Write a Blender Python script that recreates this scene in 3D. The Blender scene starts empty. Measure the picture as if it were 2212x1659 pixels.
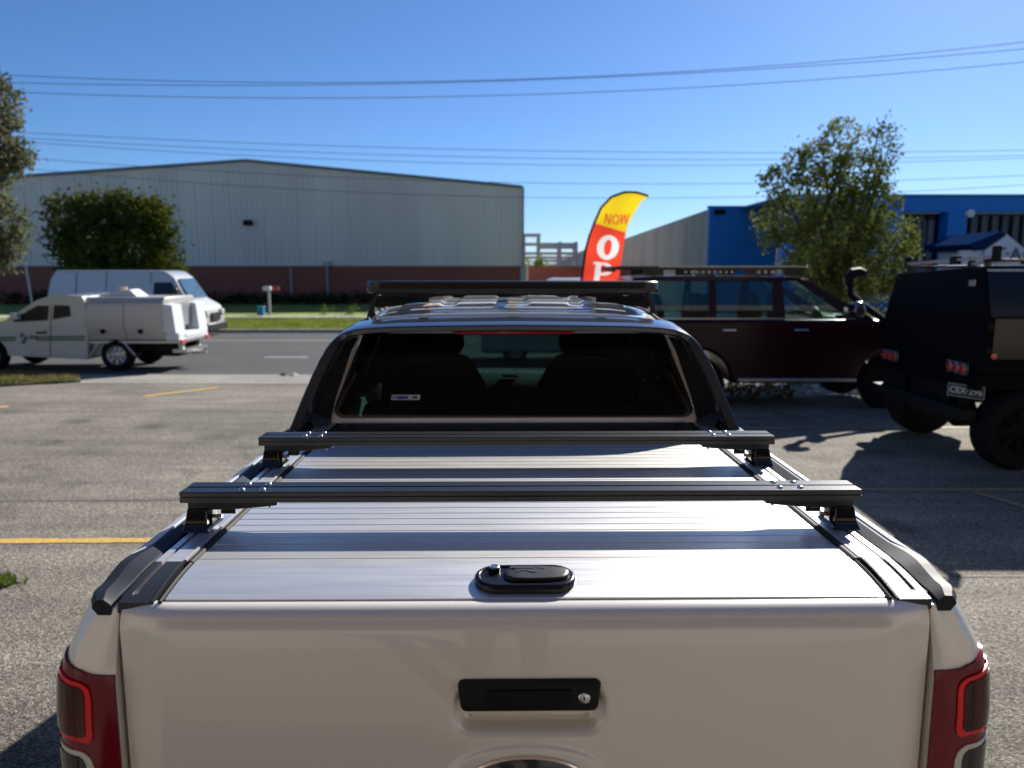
import bpy, math, random
from mathutils import Vector, Matrix
random.seed(7)
R = math.radians
scene = bpy.context.scene
COL = scene.collection

# ------------------------------------------------------------------ camera
H = 2.03
cam_d = bpy.data.cameras.new('camera')
cam = bpy.data.objects.new('camera', cam_d)
COL.objects.link(cam)
cam.location = (0, 0, H)
cam.rotation_euler = (R(90 - 8.5), 0, 0)
cam_d.sensor_width = 36
cam_d.lens = 27.07
cam_d.clip_start = 0.05
cam_d.clip_end = 5000
cam_d.dof.use_dof = True
cam_d.dof.focus_distance = 2.05
cam_d.dof.aperture_fstop = 3.2
scene.camera = cam

# ------------------------------------------------------------------ light
SUN_EL, SUN_AZ = 32.0, 33.0          # azimuth: degrees to the right of the view direction
world = bpy.data.worlds.new('World')
scene.world = world
world.use_nodes = True
nt = world.node_tree
bg = nt.nodes['Background']
sky = nt.nodes.new('ShaderNodeTexSky')
sky.sky_type = 'NISHITA'
sky.sun_disc = False
sky.sun_elevation = R(SUN_EL)
sky.sun_rotation = R(SUN_AZ)
sky.air_density = 0.8
sky.dust_density = 0.25
sky.ozone_density = 10
hs = nt.nodes.new('ShaderNodeHueSaturation'); hs.inputs['Saturation'].default_value = 1.0
nt.links.new(sky.outputs[0], hs.inputs['Color']); nt.links.new(hs.outputs[0], bg.inputs[0])
bg.inputs[1].default_value = 0.072
sd = bpy.data.lights.new('sun', 'SUN')
sun = bpy.data.objects.new('sun', sd)
COL.objects.link(sun)
sd.energy = 5.0
sd.angle = R(0.5)
sd.color = (1.0, 0.95, 0.87)
sv = Vector((math.sin(R(SUN_AZ)) * math.cos(R(SUN_EL)), math.cos(R(SUN_AZ)) * math.cos(R(SUN_EL)), math.sin(R(SUN_EL))))
sun.rotation_euler = sv.to_track_quat('Z', 'Y').to_euler()
sun.location = sv * 60
scene.view_settings.view_transform = 'Standard'
scene.view_settings.look = 'None'
scene.view_settings.exposure = 0.75
scene.view_settings.gamma = 1.0
scene.view_settings.use_curve_mapping = False

# ------------------------------------------------------------------ helpers
_cp, _sp = math.cos(R(8.5)), math.sin(R(8.5))
def W(px, py, Y):
    """world point at distance Y seen at pixel (px, py) of a 2212-wide copy of the photo"""
    r = (py - 829.5) / 1663.0
    d = Y * (r * _cp + _sp) / (_cp - r * _sp)
    zc = Y * _cp + d * _sp
    return Vector(((px - 1106) / 1663.0 * zc, Y, H - d))

def G(px, py, z=0.0):
    r = (py - 829.5) / 1663.0
    Y = (H - z) * (_cp - r * _sp) / (r * _cp + _sp)
    zc = Y * _cp + (H - z) * _sp
    return Vector(((px - 1106) / 1663.0 * zc, Y, z))

def tag(o, label=None, cat=None, group=None, kind=None):
    if label: o['label'] = label
    if cat: o['category'] = cat
    if group: o['group'] = group
    if kind: o['kind'] = kind
    return o

def empty(name, loc, rz=0.0):
    o = bpy.data.objects.new(name, None)
    o.empty_display_size = 0.3
    COL.objects.link(o)
    o.location = loc
    o.rotation_euler = (0, 0, rz)
    return o

class MB:
    """collects geometry in world-like numbers; origin is subtracted on build"""
    def __init__(self):
        self.v = []; self.f = []
    def add(self, vs, fs):
        n = len(self.v)
        self.v += [tuple(p) for p in vs]
        self.f += [tuple(n + i for i in f) for f in fs]
        return self
    def box(self, x0, x1, y0, y1, z0, z1):
        return self.add([(x0,y0,z0),(x1,y0,z0),(x1,y1,z0),(x0,y1,z0),(x0,y0,z1),(x1,y0,z1),(x1,y1,z1),(x0,y1,z1)],
                 [(0,3,2,1),(4,5,6,7),(0,1,5,4),(1,2,6,5),(2,3,7,6),(3,0,4,7)])
    def hexa(self, p):
        """8 points: bottom ring then top ring"""
        return self.add(p, [(0,3,2,1),(4,5,6,7),(0,1,5,4),(1,2,6,5),(2,3,7,6),(3,0,4,7)])
    def prism(self, prof, b0, b1, axis='y'):
        n = len(prof)
        if axis == 'y':
            vs = [(a, b0, c) for a, c in prof] + [(a, b1, c) for a, c in prof]
        elif axis == 'x':
            vs = [(b0, a, c) for a, c in prof] + [(b1, a, c) for a, c in prof]
        else:
            vs = [(a, c, b0) for a, c in prof] + [(a, c, b1) for a, c in prof]
        fs = [tuple(range(n)), tuple(reversed(range(n, 2*n)))]
        fs += [(i, i + n, (i+1) % n + n, (i+1) % n) for i in range(n)]
        return self.add(vs, fs)
    def loft(self, rings, closed=True, caps=True):
        n = len(rings[0]); vs = [p for r in rings for p in r]; fs = []
        for k in range(len(rings) - 1):
            for i in range(n if closed else n - 1):
                j = (i + 1) % n
                fs.append((k*n+i, k*n+j, (k+1)*n+j, (k+1)*n+i))
        if caps and closed:
            fs.append(tuple(reversed(range(n)))); fs.append(tuple(range((len(rings)-1)*n, len(rings)*n)))
        return self.add(vs, fs)
    def tube(self, pts, r, n=8, caps=True):
        pts = [Vector(p) for p in pts]; rings = []
        rr = r if isinstance(r, (list, tuple)) else [r] * len(pts)
        up = Vector((0.013, 0.021, 1.0))
        for i, p in enumerate(pts):
            t = (pts[min(i+1, len(pts)-1)] - pts[max(i-1, 0)]).normalized()
            ref = up if abs(t.z) < 0.95 else Vector((0.02, 1, 0.01))
            a = t.cross(ref).normalized(); b = t.cross(a).normalized()
            rings.append([p + (a*math.cos(2*math.pi*k/n) + b*math.sin(2*math.pi*k/n)) * rr[i] for k in range(n)])
        return self.loft(rings, True, caps)
    def cyl(self, c, axis, r, h, n=24, r2=None):
        c = Vector(c); ax = {'x': Vector((1,0,0)), 'y': Vector((0,1,0)), 'z': Vector((0,0,1))}[axis] if isinstance(axis, str) else Vector(axis).normalized()
        ref = Vector((0,0,1)) if abs(ax.z) < 0.9 else Vector((0,1,0))
        a = ax.cross(ref).normalized(); b = ax.cross(a)
        r2 = r if r2 is None else r2
        rings = [[c + ax*h0 + (a*math.cos(2*math.pi*k/n) + b*math.sin(2*math.pi*k/n))*q for k in range(n)] for h0, q in ((-h/2, r), (h/2, r2))]
        return self.loft(rings)
    def lathe(self, c, axis, prof, n=32):
        """prof: list of (radius, height along axis)"""
        c = Vector(c); ax = {'x': Vector((1,0,0)), 'y': Vector((0,1,0)), 'z': Vector((0,0,1))}[axis] if isinstance(axis, str) else Vector(axis).normalized()
        ref = Vector((0,0,1)) if abs(ax.z) < 0.9 else Vector((0,1,0))
        a = ax.cross(ref).normalized(); b = ax.cross(a)
        rings = [[c + ax*h + (a*math.cos(2*math.pi*k/n) + b*math.sin(2*math.pi*k/n))*max(q, 1e-4) for k in range(n)] for q, h in prof]
        return self.loft(rings)
    def grid(self, fn, us, vs_):
        n = len(us); P = [fn(u, v) for v in vs_ for u in us]
        fs = [(j*n+i, j*n+i+1, (j+1)*n+i+1, (j+1)*n+i) for j in range(len(vs_)-1) for i in range(n-1)]
        return self.add(P, fs)
    def parts(self, name, m, parent=None, **kw):
        """one object per connected piece"""
        par = list(range(len(self.v)))
        def fd(i):
            while par[i] != i: par[i] = par[par[i]]; i = par[i]
            return i
        for f in self.f:
            for i in f[1:]: par[fd(i)] = fd(f[0])
        comp = {}
        for f in self.f: comp.setdefault(fd(f[0]), []).append(f)
        out = []
        for fs in comp.values():
            b = MB(); idx = {}
            for f in fs:
                for i in f:
                    if i not in idx: idx[i] = len(b.v); b.v.append(self.v[i])
                b.f.append(tuple(idx[i] for i in f))
            out.append(b.build(name, m, parent, **kw))
        return out[0]
    def build(self, name, m, parent=None, off=None, bevel=0, smooth=False, seg=2, recalc=True, ang=35):
        me = bpy.data.meshes.new(name)
        if off is None: off = ORG
        vv = [(x - off[0], y - off[1], z - off[2]) for x, y, z in self.v]
        me.from_pydata(vv, [], self.f)
        me.update()
        if recalc:
            import bmesh
            bm = bmesh.new(); bm.from_mesh(me)
            bmesh.ops.recalc_face_normals(bm, faces=bm.faces)
            bm.to_mesh(me); bm.free()
        me.materials.append(m)
        o = bpy.data.objects.new(name, me)
        COL.objects.link(o)
        if parent: o.parent = parent
        if bevel:
            b = o.modifiers.new('b', 'BEVEL'); b.width = bevel; b.segments = seg; b.limit_method = 'ANGLE'; b.angle_limit = R(ang)
            b.harden_normals = False
            smooth = True
        if smooth:
            for p in me.polygons: p.use_smooth = True
            try:
                me.set_sharp_from_angle(angle=R(ang))
            except Exception: pass
        return o
ORG = (0, 0, 0)

def text_obj(s, size, name, m, parent, mat4, extrude=0.001, bold=0.0):
    cu = bpy.data.curves.new('t', 'FONT'); cu.body = s; cu.size = size; cu.extrude = extrude; cu.offset = bold
    cu.align_x = 'CENTER'; cu.align_y = 'CENTER'; cu.resolution_u = 3
    t = bpy.data.objects.new('t', cu); COL.objects.link(t)
    bpy.context.view_layer.update()
    me = bpy.data.meshes.new_from_object(t.evaluated_get(bpy.context.evaluated_depsgraph_get()))
    bpy.data.objects.remove(t)
    me.transform(mat4); me.materials.clear(); me.materials.append(m); me.name = name
    o = bpy.data.objects.new(name, me); COL.objects.link(o)
    if parent: o.parent = parent
    return o

# ------------------------------------------------------------------ materials
def mat(name, color, rough=0.5, metal=0.0, coat=0.0, coat_r=0.03, var=0.0, vscale=3.0, bump=0.0, bscale=60.0, spec=0.5, flakes=0.0, stretch=None, rvar=0.0, spots=None):
    m = bpy.data.materials.new(name); m.use_nodes = True
    t = m.node_tree; p = t.nodes['Principled BSDF']
    p.inputs['Base Color'].default_value = (*color, 1)
    p.inputs['Roughness'].default_value = rough
    p.inputs['Metallic'].default_value = metal
    p.inputs['Specular IOR Level'].default_value = spec
    if coat:
        p.inputs['Coat Weight'].default_value = coat
        p.inputs['Coat Roughness'].default_value = coat_r
    tc = t.nodes.new('ShaderNodeTexCoord'); mp = t.nodes.new('ShaderNodeMapping')
    t.links.new(tc.outputs['Object'], mp.inputs[0])
    if stretch: mp.inputs['Scale'].default_value = stretch
    if var:
        n = t.nodes.new('ShaderNodeTexNoise'); n.inputs['Scale'].default_value = vscale; n.inputs['Detail'].default_value = 6
        t.links.new(mp.outputs[0], n.inputs['Vector'])
        r = t.nodes.new('ShaderNodeMapRange'); r.inputs[1].default_value = .3; r.inputs[2].default_value = .7
        r.inputs[3].default_value = 1 - var; r.inputs[4].default_value = 1 + var
        t.links.new(n.outputs[0], r.inputs[0])
        mx = t.nodes.new('ShaderNodeVectorMath'); mx.operation = 'SCALE'; mx.inputs[0].default_value = color
        t.links.new(r.outputs[0], mx.inputs['Scale'])
        t.links.new(mx.outputs[0], p.inputs['Base Color'])
        if rvar:
            r2 = t.nodes.new('ShaderNodeMapRange'); r2.inputs[1].default_value = .3; r2.inputs[2].default_value = .7
            r2.inputs[3].default_value = rough - rvar; r2.inputs[4].default_value = rough + rvar
            t.links.new(n.outputs[0], r2.inputs[0]); t.links.new(r2.outputs[0], p.inputs['Roughness'])
    if bump:
        n = t.nodes.new('ShaderNodeTexNoise'); n.inputs['Scale'].default_value = bscale; n.inputs['Detail'].default_value = 4
        t.links.new(mp.outputs[0], n.inputs['Vector'])
        b = t.nodes.new('ShaderNodeBump'); b.inputs['Strength'].default_value = bump; b.inputs['Distance'].default_value = 0.01
        t.links.new(n.outputs[0], b.inputs['Height']); t.links.new(b.outputs[0], p.inputs['Normal'])
    return m

def glass(name, tint, ior=1.5, rough=0.0):
    m = bpy.data.materials.new(name); m.use_nodes = True
    t = m.node_tree; t.nodes.clear()
    out = t.nodes.new('ShaderNodeOutputMaterial'); mix = t.nodes.new('ShaderNodeMixShader')
    tr = t.nodes.new('ShaderNodeBsdfTransparent'); tr.inputs[0].default_value = (*tint, 1)
    gl = t.nodes.new('ShaderNodeBsdfGlossy'); gl.inputs[0].default_value = (1,1,1,1); gl.inputs['Roughness'].default_value = rough
    fr = t.nodes.new('ShaderNodeFresnel'); fr.inputs[0].default_value = ior
    t.links.new(fr.outputs[0], mix.inputs[0]); t.links.new(tr.outputs[0], mix.inputs[1]); t.links.new(gl.outputs[0], mix.inputs[2])
    t.links.new(mix.outputs[0], out.inputs[0])
    return m

def leafmat(name, c1, c2, scale=1.2):
    m = bpy.data.materials.new(name); m.use_nodes = True
    t = m.node_tree; t.nodes.clear()
    out = t.nodes.new('ShaderNodeOutputMaterial'); mix = t.nodes.new('ShaderNodeMixShader'); mix.inputs[0].default_value = .35
    d = t.nodes.new('ShaderNodeBsdfDiffuse'); tl = t.nodes.new('ShaderNodeBsdfTranslucent')
    g = t.nodes.new('ShaderNodeNewGeometry'); n = t.nodes.new('ShaderNodeTexNoise'); n.inputs['Scale'].default_value = scale; n.inputs['Detail'].default_value = 3
    t.links.new(g.outputs['Position'], n.inputs['Vector'])
    n2 = t.nodes.new('ShaderNodeTexNoise'); n2.inputs['Scale'].default_value = 14; t.links.new(g.outputs['Position'], n2.inputs['Vector'])
    ad = t.nodes.new('ShaderNodeMath'); ad.operation = 'ADD'; t.links.new(n.outputs[0], ad.inputs[0]); t.links.new(n2.outputs[0], ad.inputs[1])
    r = t.nodes.new('ShaderNodeMapRange'); r.inputs[1].default_value = .75; r.inputs[2].default_value = 1.25; t.links.new(ad.outputs[0], r.inputs[0])
    cm = t.nodes.new('ShaderNodeMix'); cm.data_type = 'RGBA'; cm.inputs[6].default_value = (*c1, 1); cm.inputs[7].default_value = (*c2, 1)
    t.links.new(r.outputs[0], cm.inputs[0])
    t.links.new(cm.outputs[2], d.inputs[0]); t.links.new(cm.outputs[2], tl.inputs[0])
    t.links.new(d.outputs[0], mix.inputs[1]); t.links.new(tl.outputs[0], mix.inputs[2]); t.links.new(mix.outputs[0], out.inputs[0])
    return m

def cloth(name, col):
    m = bpy.data.materials.new(name); m.use_nodes = True
    t = m.node_tree; t.nodes.clear()
    out = t.nodes.new('ShaderNodeOutputMaterial'); mix = t.nodes.new('ShaderNodeMixShader'); mix.inputs[0].default_value = .5
    d = t.nodes.new('ShaderNodeBsdfDiffuse'); tl = t.nodes.new('ShaderNodeBsdfTranslucent')
    d.inputs[0].default_value = (*col, 1); tl.inputs[0].default_value = (*col, 1)
    t.links.new(d.outputs[0], mix.inputs[1]); t.links.new(tl.outputs[0], mix.inputs[2]); t.links.new(mix.outputs[0], out.inputs[0])
    return m

def groundmat(name, base, dark, light, agg=110.0, aggamt=0.6, stain=0.25, rough=0.9, bump=0.5, vs=0.5):
    """aggregate surface: pebble cells, fine grain, broad worn patches"""
    m = bpy.data.materials.new(name); m.use_nodes = True
    t = m.node_tree; p = t.nodes['Principled BSDF']; p.inputs['Roughness'].default_value = rough
    p.inputs['Specular IOR Level'].default_value = 0.3
    g = t.nodes.new('ShaderNodeNewGeometry')
    vo = t.nodes.new('ShaderNodeTexVoronoi'); vo.inputs['Scale'].default_value = agg; t.links.new(g.outputs['Position'], vo.inputs['Vector'])
    sp = t.nodes.new('ShaderNodeSeparateColor'); t.links.new(vo.outputs['Color'], sp.inputs[0])
    n2 = t.nodes.new('ShaderNodeTexNoise'); n2.inputs['Scale'].default_value = agg * .35; n2.inputs['Detail'].default_value = 5; t.links.new(g.outputs['Position'], n2.inputs['Vector'])
    n1 = t.nodes.new('ShaderNodeTexNoise'); n1.inputs['Scale'].default_value = vs; n1.inputs['Detail'].default_value = 8; n1.inputs['Roughness'].default_value = .62
    t.links.new(g.outputs['Position'], n1.inputs['Vector'])
    mp = t.nodes.new('ShaderNodeMapping'); mp.inputs['Scale'].default_value = (.35, 3.2, 1); t.links.new(g.outputs['Position'], mp.inputs[0])
    n3 = t.nodes.new('ShaderNodeTexNoise'); n3.inputs['Scale'].default_value = 1.1; n3.inputs['Detail'].default_value = 6; t.links.new(mp.outputs[0], n3.inputs['Vector'])
    ad = t.nodes.new('ShaderNodeMath'); ad.operation = 'MULTIPLY_ADD'; ad.inputs[1].default_value = aggamt; t.links.new(sp.outputs[0], ad.inputs[0])
    m2 = t.nodes.new('ShaderNodeMath'); m2.operation = 'MULTIPLY'; m2.inputs[1].default_value = 1 - aggamt; t.links.new(n2.outputs[0], m2.inputs[0]); t.links.new(m2.outputs[0], ad.inputs[2])
    cr = t.nodes.new('ShaderNodeValToRGB'); e = cr.color_ramp.elements
    e[0].position = 0.12; e[0].color = (*dark, 1); e[1].position = 0.92; e[1].color = (*light, 1)
    x = cr.color_ramp.elements.new(.5); x.color = (*base, 1)
    t.links.new(ad.outputs[0], cr.inputs[0])
    s1 = t.nodes.new('ShaderNodeMapRange'); s1.inputs[1].default_value = .3; s1.inputs[2].default_value = .7; s1.inputs[3].default_value = 1 - stain; s1.inputs[4].default_value = 1 + stain
    t.links.new(n1.outputs[0], s1.inputs[0])
    s3 = t.nodes.new('ShaderNodeMapRange'); s3.inputs[1].default_value = .3; s3.inputs[2].default_value = .7; s3.inputs[3].default_value = 1 - stain*.6; s3.inputs[4].default_value = 1 + stain*.6
    t.links.new(n3.outputs[0], s3.inputs[0])
    n4 = t.nodes.new('ShaderNodeTexNoise'); n4.inputs['Scale'].default_value = 1.3; n4.inputs['Detail'].default_value = 4; n4.inputs['Distortion'].default_value = .6
    ofs = t.nodes.new('ShaderNodeMapping'); ofs.inputs['Location'].default_value = (7.3, 2.1, 0); t.links.new(g.outputs['Position'], ofs.inputs[0]); t.links.new(ofs.outputs[0], n4.inputs['Vector'])
    s4 = t.nodes.new('ShaderNodeMapRange'); s4.inputs[1].default_value = .60; s4.inputs[2].default_value = .70; s4.inputs[3].default_value = 1.0; s4.inputs[4].default_value = 1 - stain * .9
    t.links.new(n4.outputs[0], s4.inputs[0])
    m0 = t.nodes.new('ShaderNodeMath'); m0.operation = 'MULTIPLY'; t.links.new(s1.outputs[0], m0.inputs[0]); t.links.new(s4.outputs[0], m0.inputs[1])
    mm = t.nodes.new('ShaderNodeMath'); mm.operation = 'MULTIPLY'; t.links.new(m0.outputs[0], mm.inputs[0]); t.links.new(s3.outputs[0], mm.inputs[1])
    # scattered oil spots with soft uneven rims
    nd = t.nodes.new('ShaderNodeTexNoise'); nd.inputs['Scale'].default_value = 5; t.links.new(g.outputs['Position'], nd.inputs['Vector'])
    va = t.nodes.new('ShaderNodeVectorMath'); va.operation = 'MULTIPLY_ADD'; va.inputs[1].default_value = (.35,.35,0); t.links.new(nd.outputs['Color'], va.inputs[0]); t.links.new(g.outputs['Position'], va.inputs[2])
    vs2 = t.nodes.new('ShaderNodeTexVoronoi'); vs2.inputs['Scale'].default_value = .75; t.links.new(va.outputs[0], vs2.inputs['Vector'])
    so = t.nodes.new('ShaderNodeMapRange'); so.inputs[1].default_value = .07; so.inputs[2].default_value = .20; so.inputs[3].default_value = 1 - stain; so.inputs[4].default_value = 1.0; t.links.new(vs2.outputs['Distance'], so.inputs[0])
    m5 = t.nodes.new('ShaderNodeMath'); m5.operation = 'MULTIPLY'; t.links.new(mm.outputs[0], m5.inputs[0]); t.links.new(so.outputs[0], m5.inputs[1]); mm = m5
    sc = t.nodes.new('ShaderNodeVectorMath'); sc.operation = 'SCALE'; t.links.new(cr.outputs[0], sc.inputs[0]); t.links.new(mm.outputs[0], sc.inputs['Scale'])
    t.links.new(sc.outputs[0], p.inputs['Base Color'])
    b = t.nodes.new('ShaderNodeBump'); b.inputs['Strength'].default_value = bump; b.inputs['Distance'].default_value = 0.006
    t.links.new(vo.outputs['Distance'], b.inputs['Height']); b.invert = True
    b2 = t.nodes.new('ShaderNodeBump'); b2.inputs['Strength'].default_value = bump; b2.inputs['Distance'].default_value = 0.012
    t.links.new(n2.outputs[0], b2.inputs['Height']); t.links.new(b.outputs[0], b2.inputs['Normal']); t.links.new(b2.outputs[0], p.inputs['Normal'])
    return m

def wornpaint(name, col, under, amt=.45):
    m = bpy.data.materials.new(name); m.use_nodes = True
    t = m.node_tree; p = t.nodes['Principled BSDF']; p.inputs['Roughness'].default_value = .75
    g = t.nodes.new('ShaderNodeNewGeometry')
    n = t.nodes.new('ShaderNodeTexNoise'); n.inputs['Scale'].default_value = 60; n.inputs['Detail'].default_value = 6; t.links.new(g.outputs['Position'], n.inputs['Vector'])
    r = t.nodes.new('ShaderNodeMapRange'); r.inputs[1].default_value = amt - .06; r.inputs[2].default_value = amt + .06; t.links.new(n.outputs[0], r.inputs[0])
    cm = t.nodes.new('ShaderNodeMix'); cm.data_type = 'RGBA'; cm.inputs[6].default_value = (*under, 1); cm.inputs[7].default_value = (*col, 1)
    t.links.new(r.outputs[0], cm.inputs[0]); t.links.new(cm.outputs[2], p.inputs['Base Color'])
    return m

def brickmat(name, c1, c2, mortar):
    m = bpy.data.materials.new(name); m.use_nodes = True
    t = m.node_tree; p = t.nodes['Principled BSDF']; p.inputs['Roughness'].default_value = .85
    tc = t.nodes.new('ShaderNodeTexCoord'); mp = t.nodes.new('ShaderNodeMapping'); mp.inputs['Rotation'].default_value = (R(90), 0, 0)
    t.links.new(tc.outputs['Object'], mp.inputs[0])
    b = t.nodes.new('ShaderNodeTexBrick'); b.inputs['Scale'].default_value = 1.0
    b.inputs['Brick Width'].default_value = .24; b.inputs['Row Height'].default_value = .086; b.inputs['Mortar Size'].default_value = .006
    b.inputs['Color1'].default_value = (*c1, 1); b.inputs['Color2'].default_value = (*c2, 1); b.inputs['Mortar'].default_value = (*mortar, 1)
    t.links.new(mp.outputs[0], b.inputs['Vector']); t.links.new(b.outputs[0], p.inputs['Base Color'])
    return m

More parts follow.
